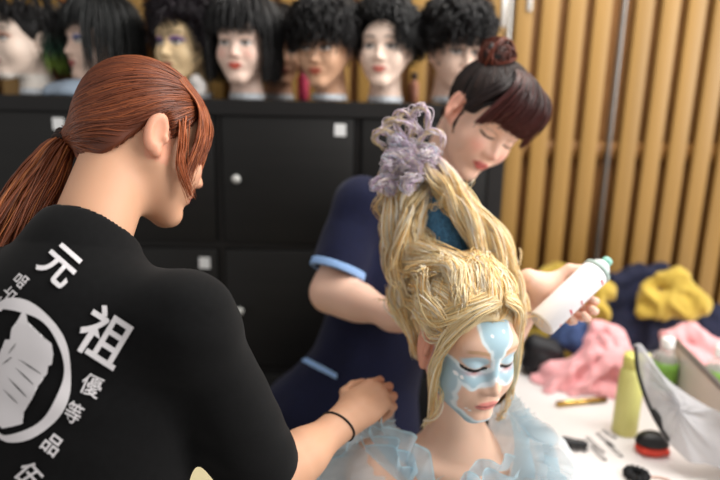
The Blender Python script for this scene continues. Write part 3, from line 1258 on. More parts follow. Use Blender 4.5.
# ============ the model with the tall blonde hairpiece, seated
G_ROOT = tag(empty('person', (.16, 1.08, 0)), 'seated person with tall blonde hairdo, blue and white face paint and pale blue tulle dress', 'person')
G_hR = frame(156, 8, -2)
noseW = P(496, 391, .90)
G_ho = noseW - G_hR @ np.array([0, .104, -.039])


def G_warp(q):
    """her face: longer nose, lower mouth, short chin"""
    q = np.array(q, copy=True)
    q[:, 2] = np.interp(q[:, 2], [-.30, -.115, -.077, -.042, -.005, .3], [-.297, -.112, -.066, -.033, -.005, .3])
    return q



G_sr = P(372, 462, 1.02)
G_sl = P(540, 458, 1.09)
G_mid = (G_sr + G_sl) / 2
G_fw = nrm(np.array([G_sr[1] - G_sl[1], G_sl[0] - G_sr[0], 0])) * -1
G_fw = G_fw if G_fw[1] < 0 else -G_fw
G_hip = G_mid - G_fw * .02 + np.array([0, 0, -.50])
G_t = Torso(G_sr, G_sl, G_hip, G_fw, .95)
G_hip[2] = max(G_hip[2], .40)
G_rd = G_t.r
G_kn = [G_hip + G_rd * k * .10 + G_fw * .36 + np.array([0, 0, .02]) for k in (1, -1)]
G_el = [G_sr + np.array([-.05, .03, -.26]), G_sl + np.array([.06, .02, -.26])]
G_wr = [G_el[0] + G_fw * .20 + np.array([.06, 0, -.03]), G_el[1] + G_fw * .20 + np.array([-.08, 0, -.03])]


def G_body(p):
    q = G_warp(to_local(p, G_ho, G_hR)).astype(np.float32)
    d = head_sdf(q)
    n0 = G_ho + G_hR @ np.array([0, -.030, -.055])
    nb = G_mid - G_fw * .012 + np.array([0, 0, .03])
    d = smin(d, rc(p, n0, nb, .047, .050), .022)
    d = smin(d, rc(p, nb, nb + np.array([0, 0, -.05]), .05, .07), .05)
    d = smin(d, G_t.sdf(p, -.006), .035)
    # collar bones
    for e in (G_sr, G_sl):
        d = smin(d, rc(p, G_mid + G_fw * .058 + np.array([0, 0, -.002]), lerp(G_mid, e, .8) + G_fw * .035 + np.array([0, 0, .022]), .008, .010), .02)
    for k in (0, 1):
        d = smin(d, rc(p, (G_sr, G_sl)[k], G_el[k], .041, .035), .03)
        d = smin(d, rc(p, G_el[k], G_wr[k], .036, .024), .02)
        hf = hand_frame(G_wr[k], G_fw + np.array([-.3 if k else .3, 0, -.15]), np.array([0, 0, 1.0]))
        d = smin(d, hand_sdf(p, hf, 1 if k else -1, [(25, 30, 20)] * 4, [(.75, .6, -.3), (.25, .85, -.4), (-.1, .9, -.4)], .93), .02)
        hp = G_hip + G_rd * (.085 if k == 0 else -.085)
        d = smin(d, leg_sdf(p, hp, G_kn[k], np.array([G_kn[k][0], G_kn[k][1] + .03, .085]), np.array([G_kn[k][0], G_kn[k][1] - .09, .030])), .04)
    return d


def poly2d(x, z, segs):
    d = np.full(len(x), 9.0)
    for (a, b, r) in segs:
        a, b = np.array(a), np.array(b)
        ba = b - a
        t = np.clip(((x - a[0]) * ba[0] + (z - a[1]) * ba[1]) / (ba @ ba), 0, 1)
        d = np.minimum(d, np.hypot(x - a[0] - t * ba[0], z - a[1] - t * ba[1]) - r)
    return d


def face_paint(q, c):
    x, y, z = q[:, 0], q[:, 1], q[:, 2]
    ax = np.abs(x)
    F1 = poly2d(x, z, [((0, .090), (0, .054), .030), ((-.006, .050), (0, .022), .013), ((.006, .050), (0, .022), .013), ((0, .026), (0, -.010), .0075)])
    F2 = poly2d(ax, z, [((0, -.006), (.014, -.017), .007), ((.014, -.017), (.034, -.024), .0085), ((.034, -.024), (.060, -.012), .0095),
                        ((.062, -.010), (.066, -.045), .010), ((.066, -.045), (.054, -.082), .010), ((.054, -.082), (.026, -.107), .009), ((.026, -.109), (0, -.114), .008)])
    F_ = np.minimum(F1, F2)
    nz = .0006 * np.sin(x * 300 + z * 200)
    F_ = F_ + nz
    on = (y > .005)

    def mix(w, col):
        nonlocal c
        w = (np.clip(w, 0, 1) * on)[:, None]
        c = c * (1 - w) + lin(col) * w
    mix(.92 * sstep(.0022, -.0022, F_), '#b3d2df')
    mix(.55 * sstep(-.002, -.010, F_), '#9fc2d0')
    mix(.95 * sstep(.0042, .0012, np.abs(F_ + .0006)), '#e9f5fa')
    e = np.sqrt(((ax - .032) / .021) ** 2 + ((z - .006) / .012) ** 2)
    mix(.9 * sstep(1.15, .8, e), '#bfe0ee')
    mix(.6 * np.exp(-(((ax - .034) / .016) ** 2 + ((z + .0125) / .003) ** 2)), '#c8626a')
    zc = -.0085 + 10 * (ax - .031) ** 2 - .03 * (ax - .03)
    mix(sstep(.0030, .0016, np.abs(z - zc)) * (np.abs(ax - .033) < .0205), '#151317')
    # pearls of white paint
    for px, pz in ((.052, -.018), (.058, -.016), (.030, -.078), (.024, -.082), (-.024, -.060), (.012, .052), (-.012, .056)):
        mix(sstep(.0030, .0018, np.hypot(x - px, z - pz)), '#ffffff')
    return c


V, F = polygonize(G_body, (-.18, .55, 0), (.60, 1.32, 1.28), .0021)
q = G_warp(to_local(V, G_ho, G_hR))
cols = np.tile(lin(SKIN_G), (len(V), 1))
hd = (np.abs(q[:, 0]) < .10) & (np.abs(q[:, 1]) < .13) & (q[:, 2] > -.125) & (q[:, 2] < .14)
cf = face_colors(q, SKIN_G, '#d97f74', '#c9a27c', eyes='none_')
cf = np.where((q[:, 1] > .005)[:, None], face_paint(q, cf), cf)
# lips over the paint
cols[hd] = cf[hd]
lm = (np.sqrt((q[:, 0] / .0225) ** 2 + ((q[:, 2] + .066) / .0095) ** 2) < 1) & (q[:, 1] > .07)
cols[lm] = lin('#dc8a80')
lm2 = (np.abs(q[:, 2] + .0662 - .1 * np.abs(q[:, 0])) < .0012) & (np.abs(q[:, 0]) < .02) & (q[:, 1] > .07)
cols[lm2] = lin('#8a3d3d')
ew = (np.abs(q[:, 0]) > .064) & (np.abs(q[:, 1] + .01) < .03) & (np.abs(q[:, 2]) < .045)
cols[ew] = cols[ew] * .5 + lin('#e58a70') * .5
mesh_obj('body', V, F, skin_m, G_ROOT, cols)

# ---- dress: bodice, skirt and tulle ruffles
tul = cloth_mat('tulle_blue', '#c8e2ee', .72, .5)
tul_w = cloth_mat('tulle_white', '#e6eef2', .5, .5)
tul_e = cloth_mat('tulle_edge', '#c6e6f2', .85, .4)
sat = mat('blue_satin', '#b7d6e2', .5, sheen=.2)


def G_dress(p):
    d = G_t.sdf(p, .010)
    a = G_mid + G_fw * .10 + np.array([0, 0, -.075])
    nn = nrm(np.array([0, 0, 1.0]) + G_fw * -.25)
    d = smax(d, (p - a.astype(np.float32)) @ nn.astype(np.float32), .008)
    sk = rc(p, G_hip + np.array([0, 0, .10]), G_hip + G_fw * .14 + np.array([0, 0, -.12]), .17, .30)
    sk = smin(sk, rc(p, G_hip + G_fw * .14 + np.array([0, 0, -.10]), np.array([*(G_hip + G_fw * .16)[:2], .0]), .29, .36), .1)
    d = smin(d, sk, .06)
    th = np.arctan2(p[:, 1] - G_hip[1], p[:, 0] - G_hip[0])
    d = d + .012 * np.sin(th * 15) * sstep(G_hip[2] + .15, G_hip[2] - .2, p[:, 2])
    return smax(d, .004 - p[:, 2], .004)


V, F = polygonize(G_dress, (-.36, .42, -.01), (.74, 1.62, 1.02), .010, 1)
dress = mesh_obj('dress', V, F, sat, G_ROOT)


def ruffle(name, base, dirs, width, m, amp, waves, seed, parent, nv=12, nu=160, lift=None, edge=True, curl=.0):
    """a gathered strip: base polyline, outward directions at its knots"""
    g = np.random.default_rng(seed)
    b = bez(base, nu)
    dd = bez(dirs, nu)
    dd /= np.linalg.norm(dd, axis=1, keepdims=True)
    tg = np.gradient(b, axis=0)
    tg /= np.linalg.norm(tg, axis=1, keepdims=True)
    nn = np.cross(tg, dd)
    u = np.linspace(0, 1, nu)
    wv = np.sin(u * waves * 6.283 + .9 * np.sin(u * waves * 2.1 + seed)) + .14 * np.sin(u * waves * 9.1 + seed * 2)
    wu = width * (1 + .18 * np.sin(u * waves * 4.1 + seed))
    vv = np.linspace(0, 1, nv)
    pts = np.zeros((nu, nv, 3))
    for j, s in enumerate(vv):
        sw = s ** .8
        pts[:, j] = b + dd * (wu * (s - curl * s ** 3))[:, None] + nn * (amp * sw * wv)[:, None] + tg * (amp * .5 * sw * np.cos(u * waves * 6.283))[:, None] \
            + nn * (.08 * amp * s * np.sin(u * waves * 22 + s * 5))[:, None]
        if lift is not None:
            pts[:, j] += np.asarray(lift) * s * s
    idx = np.arange(nu * nv).reshape(nu, nv)
    f = np.stack([idx[:-1, :-1], idx[1:, :-1], idx[1:, 1:], idx[:-1, 1:]], -1)
    fm = np.zeros(f.shape[:2], int)
    if edge:
        fm[:, -1] = 1
    o = mesh_obj(name, pts.reshape(-1, 3), f.reshape(-1, 4), m, parent, mats=[m, tul_e], fmat=fm.ravel())
    return o


# stand-up ruffle on the left of the neckline (image left)
E3 = np.array
ruffle('ruffle', [P(384, 436, .975), P(398, 456, .945), P(411, 470, .925), P(424, 490, .915)],
       [E3([-.2, -.05, 1]), E3([.15, -.1, 1]), E3([.45, -.2, .8]), E3([.6, -.3, .6])], .050, tul, .015, 2.4, 3, dress)
ruffle('ruffle', [P(366, 452, .99), P(388, 472, .945), P(408, 490, .92)],
       [E3([-.5, -.1, .9]), E3([-.1, -.2, 1]), E3([.3, -.3, .9])], .050, tul, .012, 1.6, 4, dress)
for k in range(5):
    ruffle('ruffle', [P(322, 506 - 9 * k, 1.0), P(344, 474 - 8 * k, 1.01), P(368, 452 - 6 * k, 1.03), P(392, 438 - 3 * k, 1.05)],
           [E3([-.8, -.4, .3 + .2 * k]), E3([-.6, -.5, .6 + .2 * k]), E3([-.3, -.4, .8]), E3([.0, -.4, .8])], .046, tul_w, .010, 2.2 + .5 * k, 5 + k, dress)
ruffle('ruffle', [P(376, 446, .985), P(394, 466, .94), P(410, 482, .92)],
       [E3([-.4, .1, .9]), E3([.0, -.1, 1]), E3([.35, -.2, .9])], .046, tul, .014, 2.1, 41, dress)
# centre front ruffle
ruffle('ruffle', [P(458, 494, .895), P(472, 480, .90), P(490, 474, .92), P(508, 470, .95)],
       [E3([-.5, -.4, .7]), E3([-.1, -.4, .9]), E3([.1, -.4, .9]), E3([.3, -.2, .9])], .036, tul, .012, 1.9, 9, dress)
ruffle('ruffle', [P(440, 500, .885), P(462, 492, .885), P(486, 484, .895), P(512, 482, .93)],
       [E3([-.2, -.4, .8]), E3([0, -.4, .9]), E3([.1, -.4, .9]), E3([.3, -.3, .9])], .034, tul, .012, 2.4, 10, dress)
# the big soft tulle puff over the other shoulder


def puff(p):
    d = rc(p, P(503, 420, 1.08), P(540, 470, 1.04), .034, .058)
    d = smin(d, rc(p, P(540, 470, 1.04), P(545, 520, 1.02), .060, .060), .04)
    th = wob(p, 60, 71)
    return d + .007 * th + .009 * (np.abs(wob(p, 75, 77)) - .4) + .003 * wob(p, 200, 75)


V, F = polygonize(puff, (.12, .85, .72), (.46, 1.25, 1.16), .0032, 1)
mesh_obj('tulle_puff', V, F, cloth_mat('tulle_puff', '#e6eef2', .8, .5), dress)


def puff_l(p):
    d = rc(p, P(392, 446, 1.05), P(352, 478, 1.01), .036, .056)
    d = smin(d, rc(p, P(352, 478, 1.01), P(338, 520, .99), .056, .060), .04)
    return d + .006 * wob(p, 60, 81) + .008 * (np.abs(wob(p, 75, 87)) - .4) + .003 * wob(p, 200, 85)


V, F = polygonize(puff_l, (-.14, .85, .72), (.16, 1.20, 1.10), .0034, 1)
mesh_obj('tulle_puff', V, F, cloth_mat('tulle_puff_sheer', '#e6eef2', .62, .5), dress)
for k in range(5):
    a = k / 4
    ruffle('ruffle', [P(503 + 10 * a, 402 + 14 * a, 1.07 - .04 * a), P(512 + 24 * a, 426 + 16 * a, 1.03 - .04 * a), P(514 + 34 * a, 456 + 10 * a, .99 - .02 * a), P(506 + 40 * a, 500, .97)],
           [E3([.5, -.3, .8 - .4 * a]), E3([.8, -.6, .45 - .3 * a]), E3([.8, -.7, .2 - .2 * a]), E3([.7, -.7, -.1])], .036 + .010 * a, tul_w if k % 3 else tul, .012, 2.2 + .4 * k, 20 + k, dress, nu=200, edge=False)

# ---- blonde hair
g = np.random.default_rng(21)
blonde_m = mat('blonde_hair', rough=.45, attr=True, spec=.4)
nt_ = blonde_m.node_tree
tl_ = nt_.nodes.new('ShaderNodeBsdfTranslucent')
mx_ = nt_.nodes.new('ShaderNodeMixShader')
mx_.inputs[0].default_value = .18
nt_.links.new(next(n for n in nt_.nodes if n.type == 'ATTRIBUTE').outputs['Color'], tl_.inputs[0])
nt_.links.new(nt_.nodes['Principled BSDF'].outputs[0], mx_.inputs[1])
nt_.links.new(tl_.outputs[0], mx_.inputs[2])
nt_.links.new(mx_.outputs[0], next(n for n in nt_.nodes if n.type == 'OUTPUT_MATERIAL').inputs[0])
BL = ['#ffebba', '#fff3d6', '#fcdc9e', '#fff8ea', '#f4cd88', '#ffedc6']
LAV = ['#e6d2e4', '#f0e4ee', '#d8bcd8', '#f4ecf2', '#ccd6e4']


def pal(N, names):
    return np.array([lin(names[i]) for i in g.integers(0, len(names), N)]) * g.uniform(.85, 1.12, (N, 1))


def lock_strands(cl, wid, n, waves, wamp, r, names=BL, tipnames=None, K=40, twist=2.0, tip=(.75, .95), fray=.004, ends=(0.25, 0.05)):
    """a curled lock of hair: strands wound round a centre line"""
    c = bez(cl, K)
    t = np.linspace(0, 1, K)
    tg = np.gradient(c, axis=0)
    tg /= np.linalg.norm(tg, axis=1, keepdims=True)
    ref = nrm(g.normal(size=3))
    n1 = np.cross(tg, ref)
    n1 /= np.linalg.norm(n1, axis=1, keepdims=True)
    n2 = np.cross(tg, n1)
    ph0 = g.uniform(0, 6.28)
    # the lock itself corkscrews
    wz = np.interp(t, [0, .15, .85, 1], [0, 1, 1, .4])
    c = c + wamp * wz[:, None] * (n1 * np.cos(waves * 6.283 * t + ph0)[:, None] + n2 * np.sin(waves * 6.283 * t + ph0)[:, None])
    w = np.interp(t, np.linspace(0, 1, len(wid)), wid)
    a = g.uniform(0, 6.283, n)
    rr = np.sqrt(g.uniform(.05, 1, n))
    aa = a[:, None] + twist * 6.283 * t[None]
    p = c[None] + (n1[None] * np.cos(aa)[..., None] + n2[None] * np.sin(aa)[..., None]) * (rr[:, None] * w[None])[..., None]
    p = p + g.normal(size=(n, 1, 3)) * fray * np.sin(t[None, :, None] * g.uniform(4, 12, (n, 1, 1)) + g.uniform(0, 6.28, (n, 1, 3)))
    rad = r * g.uniform(.7, 1.3, (n, 1)) * np.interp(t, [0, .1, .85, 1], [ends[0], 1, 1, ends[1]])[None]
    col = np.repeat(pal(n, names)[:, None], K, 1)
    if tipnames:
        m = (sstep(tip[0], tip[1], t)[None, :] * np.clip(g.uniform(.3, 1.4, (n, 1)), 0, 1))[..., None]
        col = col * (1 - m) + pal(n, tipnames)[:, None] * m
    return tubes(p, rad, col, 4)


gH = lambda x, y, z: G_ho + G_hR @ np.array([x, y, z])
parts = []
# scalp hair under everything


def G_cap(p):
    q = to_local(p, G_ho, G_hR)
    d = ell(q, (0, -.016, .040), (.080, .096, .088))
    d = smax(d, -ell(np.stack([np.abs(q[:, 0]), q[:, 1], q[:, 2]], 1), (.012, .10, -.055), (.066, .092, .134)), .006)
    d = smax(d, -ell(np.stack([np.abs(q[:, 0]), q[:, 1], q[:, 2]], 1), (.084, -.006, -.025), (.03, .026, .038)), .006)
    d = smax(d, -ell(q, (0, -.060, -.120), (.09, .060, .070)), .006)
    # the hair mass swept up off the head
    d = smin(d, rc(p, P(428, 322, 1.07), P(402, 255, 1.10), .030, .028), .05)
    d = smin(d, rc(p, P(402, 255, 1.10), P(404, 170, 1.11), .026, .022), .03)
    d = smin(d, rc(p, P(506, 300, 1.07), P(478, 232, 1.10), .030, .024), .05)
    d = smin(d, rc(p, P(478, 232, 1.10), P(412, 158, 1.11), .022, .016), .03)
    return d + .003 * wob(p, 90, 2)


V, F = polygonize(G_cap, (-.02, .9, .95), (.40, 1.30, 1.55), .0045)
cc_ = np.tile(lin('#fae2b4'), (len(V), 1))
parts.append((V, F, cc_))
ok_ = np.where(head_sdf(to_local(V, G_ho, G_hR).astype(np.float32)) > .001)[0]
sd_ = V[g.choice(ok_, 3600)]
tL, tR = P(408, 268, 1.085), P(490, 262, 1.075)
isL = np.linalg.norm(sd_ - tL, axis=1) + g.normal(size=len(sd_)) * .02 < np.linalg.norm(sd_ - tR, axis=1)
hi_ = sd_[:, 2] > 1.315
tg_ = np.where(isL[:, None], tL, tR)
tg_ = np.where((hi_ & isL)[:, None], P(408, 160, 1.10), np.where((hi_ & ~isL)[:, None], P(420, 158, 1.10), tg_))
pth = combed(G_cap, sd_, tg_, 22, .0085, .02, g, g.uniform(0, .004, 3600))
pth = pth + g.normal(size=(3600, 1, 3)) * .0012 * np.sin(np.linspace(0, 7, 22))[None, :, None]
parts.append(tubes(pth, g.uniform(.0007, .0013, (3600, 1)) * np.interp(np.linspace(0, 1, 22), [0, .1, .85, 1], [.2, 1, 1, .1])[None], np.repeat(pal(3600, BL)[:, None], 22, 1), 4))
# left column (image left): big loose curls
for k in range(34):
    j = lambda s: g.normal(size=3) * s
    dx = g.uniform(-17, 17)
    dy = g.uniform(-.03, .03)
    top = g.uniform(.0, 1)
    pts = [P(432 + dx * 1.1, 335 + g.uniform(-15, 5), 1.05 + dy), P(416 + dx * 1.25, 290, 1.06 + dy), P(408 + dx * 1.05, 245, 1.08 + dy), P(401 + dx * .95, 205, 1.09 + dy), P(405 + dx * .8, 168, 1.10 + dy * .6), P(411 + dx * .5, 146, 1.10 + dy * .4)]
    parts.append(lock_strands(pts, [.006, .010, .012, .012, .008, .004], 40, g.uniform(2.0, 3.6), g.uniform(.008, .017), .0009, twist=g.uniform(-.8, .8), tipnames=LAV, tip=(.66, .92), K=56, fray=.003))
# right column
for k in range(26):
    dx = g.uniform(-13, 13)
    dy = g.uniform(-.03, .025)
    pts = [P(512 + dx * 1.2, 318 + g.uniform(-10, 10), 1.02 + dy), P(500 + dx * 1.3, 275, 1.05 + dy), P(484 + dx * 1.2, 238, 1.07 + dy), P(460 + dx, 200, 1.08 + dy), P(436 + dx * .8, 172, 1.09 + dy), P(414 + dx * .6, 148, 1.10 + dy * .5)]
    parts.append(lock_strands(pts, [.006, .011, .012, .010, .006, .004], 40, g.uniform(1.4, 2.6), g.uniform(.005, .011), .0009, twist=g.uniform(-.8, .8), tipnames=LAV, tip=(.70, .95), K=50, fray=.003))
# bridge of hair across the crown between the columns
for k in range(36):
    s = g.uniform(0, 1)
    pts = [gH(.058 - .116 * s, .066 - .02 * abs(2 * s - 1), .084 + .006 * g.normal()), gH(.054 - .108 * s, .026, .124 - .02 * abs(2 * s - 1) ** 2), gH(.048 - .10 * s, -.030 + .01 * g.normal(), .134), P((412 if s < .5 else 492) + 9 * g.normal(), 262 + 8 * g.normal(), 1.06)]
    parts.append(lock_strands(pts, [.008, .011, .011, .007], 34, .6, .003, .0009, K=26, twist=.5))
# curtain hair: from a part at the hairline down both sides of the face
for side, cnt in ((1, 30), (-1, 26)):
    for k in range(cnt):
        u = k / (cnt - 1)
        z0 = .082 + .010 * g.normal() * .4
        a = gH(side * (.004 + .016 * u) - .004, .074 - .03 * u, .106 + .010 * u)
        b = gH(side * (.042 + .012 * u), .070 - .034 * u, .086 + .006 * u)
        c_ = gH(side * (.072 + .006 * u), .050 - .038 * u, .028 + .012 * g.normal() * .4)
        if side == 1 and u < .30:
            e = gH(.0795, .040 - .02 * u, -.030)
            e2 = gH(.074, .040 - .02 * u, -.085 + .02 * g.normal())
        elif side == 1:
            c_ = gH(.078 + .004 * u, .034 - .040 * u, .046 + .010 * g.normal() * .5)
            e = gH(.0835, -.010 - .03 * u, .048 + .012 * g.normal())
            e2 = P(416 + 8 * g.normal(), 300 + 8 * g.normal(), 1.065)
        else:
            e = gH(side * (.083), .052 - .03 * u, -.035)
            e2 = gH(side * (.090 + .006 * g.normal()), .044 - .03 * u, -.095 + .02 * g.normal())
        pts = [a, b, c_, e, e2]
        parts.append(lock_strands(pts, [.0035, .0065, .007, .006, .003], 16, .5, .0015, .0011, K=24, twist=.3, fray=.0016, names=BL[:3] + ['#fce2ae']))
# swept back over the temple and behind the ear, up into the left column
for k in range(26):
    u = k / 25
    a = gH(.062 + .008 * u, .056 - .050 * u, .052 + .006 * g.normal())
    b = gH(.082, .012 - .05 * u, .056 + .015 * g.normal())
    c_ = gH(.078 - .01 * u, -.045 - .02 * u, .066 + .02 * g.normal())
    e = P(414 + 10 * g.normal(), 296 + 8 * g.normal(), 1.07)
    parts.append(lock_strands([a, b, c_, e], [.004, .007, .008, .006], 16, .4, .002, .0012, K=22, twist=.4))
for k in range(16):
    u = k / 15
    a = gH(.060 - .02 * u, -.050 - .03 * u, -.062)
    b = gH(.078 - .02 * u, -.060 - .03 * u, -.010)
    e = P(404 + 8 * g.normal(), 290 + 10 * g.normal(), 1.09)
    parts.append(lock_strands([a, b, lerp(b, e, .5) + np.array([-.01, 0, 0]), e], [.003, .007, .008, .006], 16, .4, .002, .0012, K=22, twist=.4))
# loose wisps
for k in range(30):
    if k < 20:
        s = g.uniform(0, 1)
        b0 = P(lerp(420, 402, s) + g.uniform(-24, 20), lerp(330, 150, s), 1.06 + .03 * g.normal())
    else:
        s = g.uniform(0, 1)
        b0 = P(lerp(525, 430, s) + g.uniform(-8, 14), lerp(320, 165, s), 1.06 + .02 * g.normal())
    pts = [b0]
    d = nrm(g.normal(size=3) * np.array([1, .4, 1]))
    for q_ in range(4):
        d = nrm(d + g.normal(size=3) * .5)
        pts.append(pts[-1] + d * .017)
    parts.append(lock_strands(pts, [.001, .003, .003, .003], 4, 1, .003, .0005, K=22))
# one long thin lock beside the cheek, and a few below the ear
for pts in ([gH(.078, .030, -.01), gH(.074, .040, -.06), gH(.060, .036, -.12), gH(.066, .01, -.17)], 
            [gH(-.086, .046, -.07), gH(-.094, .04, -.11), gH(-.088, .03, -.15), gH(-.092, .025, -.17)]):
    parts.append(lock_strands(pts, [.003, .004, .004, .002], 16, 1.4, .004, .0009, K=26))
hm = merge(*parts)
mesh_obj('hair', hm[0], hm[1], blonde_m, G_ROOT, hm[2])
# lavender hair puff on the tip
parts = []
for k in range(40):
    a = g.uniform(-3.3, .3) if k < 30 else g.uniform(0, 3.1)
    sg = 1 if math.cos(a) > 0 else -1
    L_ = g.uniform(12, 30)
    Y_ = 1.09 + .018 * g.normal()
    x_, y_ = 410 + 9 * g.normal(), 164 + 9 * g.normal()
    pts = [P(x_, y_, Y_)]
    st_ = L_ / 3
    for q_ in range(6):
        x_, y_ = x_ + math.cos(a) * st_, y_ + math.sin(a) * st_
        a += sg * (.25 + .28 * q_)
        st_ *= .86
        pts.append(P(x_, y_, Y_ - .003 * q_ + .004 * g.normal()))
    parts.append(lock_strands(pts, [.006, .010, .012, .011, .007, .004], 34, .6, .001, .0006, names=LAV + ['#f3e6d6', '#f6eef2'], K=34, twist=.5, fray=.004))
for (x, y, w, h) in ((404, 124, 9, 16), (421, 120, 9, 17), (384, 138, 10, 11), (398, 130, 14, 12), (432, 140, 12, 10)):
    pts = [P(x + w * .3, y + h, 1.09), P(x - w, y + h * .1, 1.085), P(x - w * .3, y - h * .75, 1.08), P(x + w * .8, y - h * .4, 1.085), P(x + w * .7, y + h, 1.095)]
    parts.append(lock_strands(pts, [.002, .004, .004, .004, .002], 18, .5, .001, .0010, names=['#e6d2a6', '#e9d8c6'] + LAV[:2], K=30))
hm = merge(*parts)
tipo = mesh_obj('lavender_hair_tip', hm[0], hm[1], blonde_m, G_ROOT, hm[2])
tipo['label'] = 'pale lavender looped hair at the tip of the blonde hairdo'


# blue padding between the columns
def pad(p):
    d = rc(p, P(447, 262, 1.105), P(432, 196, 1.115), .050, .024)
    return d + .0006 * wob(p, 300, 4)


V, F = polygonize(pad, (.02, 1.0, 1.1), (.26, 1.2, 1.5), .004)
mesh_obj('hair_padding', V, F, mat('blue_mesh', '#4f83ad', .8, bump=(260, .9, 'voronoi'), noise=(200, .3)), G_ROOT)


# ============ the assistant in navy, standing behind, with the spray can
B_ROOT = tag(empty('person', (.05, 1.36, 0)), 'standing person in navy tunic with light blue trim, dark red fringe and bun, looking down', 'person')
B_hR = frame(160, 30, -25)
B_ho = P(495, 156, 1.235) - B_hR @ np.array([0, .104, -.03])
B_sr = P(362, 205, 1.36)
B_sl = P(456, 232, 1.48)
B_sl = B_sr + nrm(B_sl - B_sr) * .325
B_mid = (B_sr + B_sl) / 2
B_hip = P(342, 428, 1.37)
B_fw = np.array([.15, -.98, -.1])
B_t = Torso(B_sr, B_sl, B_hip, B_fw, 1.0)
B_fw, B_rd = B_t.f, B_t.r
B_el = P(331, 292, 1.27)
B_wr = P(400, 318, 1.15)
B_hand = hand_frame(B_wr, P(428, 308, 1.10) - B_wr, np.array([-.1, -.5, .85]))
CAN_A, CAN_B = P(541, 324, 1.03), P(598, 270, 1.09)       # bottom and top of the can
can_d = nrm(CAN_B - CAN_A)
can_c = lerp(CAN_A, CAN_B, .60)
CANR = .0265
B_el2 = P(498, 358, 1.25)
# the palm lies behind the can, fingers wrap its lower right side towards the camera
away = nrm(np.array([0, 1.0, 0]) - can_d * can_d[1])
side = nrm(np.cross(can_d, away))          # perpendicular to can, in the picture plane
if side[0] < 0:
    side = -side
B_wr2 = can_c - side * .036 + away * .046 - can_d * .034
B_hand2 = hand_frame(B_wr2, side * .85 + can_d * .38 + away * .15, away * .97 - side * .25)
B_hipr, B_hipl = B_hip + B_rd * .085, B_hip - B_rd * .085


def B_body(p):
    d = head_sdf(to_local(p, B_ho, B_hR))
    n0 = B_ho + B_hR @ np.array([0, -.030, -.055])
    nb = B_mid + np.array([0, 0, .02])
    d = smin(d, rc(p, n0, nb, .050, .055), .025)
    d = smin(d, B_t.sdf(p, -.006), .035)
    d = smin(d, rc(p, B_sr, B_el, .045, .041), .03)
    d = smin(d, rc(p, B_el, lerp(B_el, B_wr, .4), .041, .037), .03)
    d = smin(d, rc(p, lerp(B_el, B_wr, .3), B_wr, .038, .025), .03)
    d = smin(d, hand_sdf(p, B_hand, -1, [(20, 35, 20), (24, 35, 20), (28, 35, 22), (32, 40, 25)], [(.75, .6, -.3), (.25, .85, -.4), (-.1, .9, -.4)], .95), .02)
    d = smin(d, rc(p, B_sl, B_el2, .044, .038), .03)
    d = smin(d, rc(p, B_el2, B_wr2, .033, .0225), .03)
    d = smin(d, hand_sdf(p, B_hand2, TS2, [(52, 62, 38), (54, 62, 38), (56, 62, 38), (58, 64, 38)],
                         [(.80, .30, -.25), (.45, .70, -.55), (.05, .75, -.65)], .95), .015)
    for s, hp in ((1, B_hipr), (-1, B_hipl)):
        fx = np.array([hp[0], hp[1], 0])
        ff = nrm(np.array([B_fw[0], B_fw[1], 0]))
        d = smin(d, leg_sdf(p, hp, fx + ff * .02 + np.array([0, 0, .46]), fx + np.array([0, 0, .085]), fx + ff * .15 + np.array([0, 0, .030])), .03)
    return d


# thumb on the upper side of the can (towards its nozzle)
TS2 = 1 if (B_hand2[1][:, 0] @ can_d) > 0 else -1
V, F = polygonize(B_body, (-.30, .92, 0), (.62, 1.62, 1.85), .0034)
q = to_local(V, B_ho, B_hR)
cols = np.tile(lin(SKIN_B), (len(V), 1))
hd = (np.abs(q[:, 0]) < .10) & (np.abs(q[:, 1]) < .13) & (q[:, 2] > -.125) & (q[:, 2] < .14)
cols[hd] = face_colors(q, SKIN_B, '#c96a64', '#5a3a30', eyes='down', blush='#eb9a8c', browz=.024)[hd]
for hf in (B_hand, B_hand2):
    hq = to_local(V, *hf)
    w = np.exp(-((hq[:, 1] - .13) / .04) ** 2) * (np.abs(hq[:, 0]) < .06) * (np.abs(hq[:, 2]) < .09)
    cols = cols * (1 - .22 * w[:, None]) + lin('#e08f7c') * .22 * w[:, None]
ew = (np.abs(q[:, 0]) > .066) & (np.abs(q[:, 1] + .01) < .03) & (np.abs(q[:, 2]) < .045)
cols[ew] = cols[ew] * .55 + lin('#e98a72') * .45
mesh_obj('body', V, F, skin_m, B_ROOT, cols)

hemd = nrm(B_el - B_sr)
cuffB = B_sr + hemd * (np.linalg.norm(B_el - B_sr) - .045)


hem2 = nrm(B_el2 - B_sl)
cuffB2 = B_sl + hem2 * (np.linalg.norm(B_el2 - B_sl) - .05)


def B_tunic(p):
    d = B_t.sdf(p, .014)
    d = smin(d, rc(p, lerp(B_mid, B_hip, .55), B_hip + np.array([-.01, 0, -.16]), .10, .17), .08)
    d = smin(d, ell(p, B_hip + np.array([-.03, 0, -.10]), (.22, .135, .27)), .08)
    s1 = smax(rc(p, B_sr, B_el, .060, .066), (p - cuffB.astype(np.float32)) @ hemd.astype(np.float32), .004)
    s2 = smax(rc(p, B_sl, B_el2, .058, .058), (p - cuffB2.astype(np.float32)) @ hem2.astype(np.float32), .004)
    d = smin(smin(d, s1, .03), s2, .03)
    return d + .0035 * wob(p * np.array([1, 1, .5], np.float32), 38, 14) + .0015 * wob(p, 90, 19)


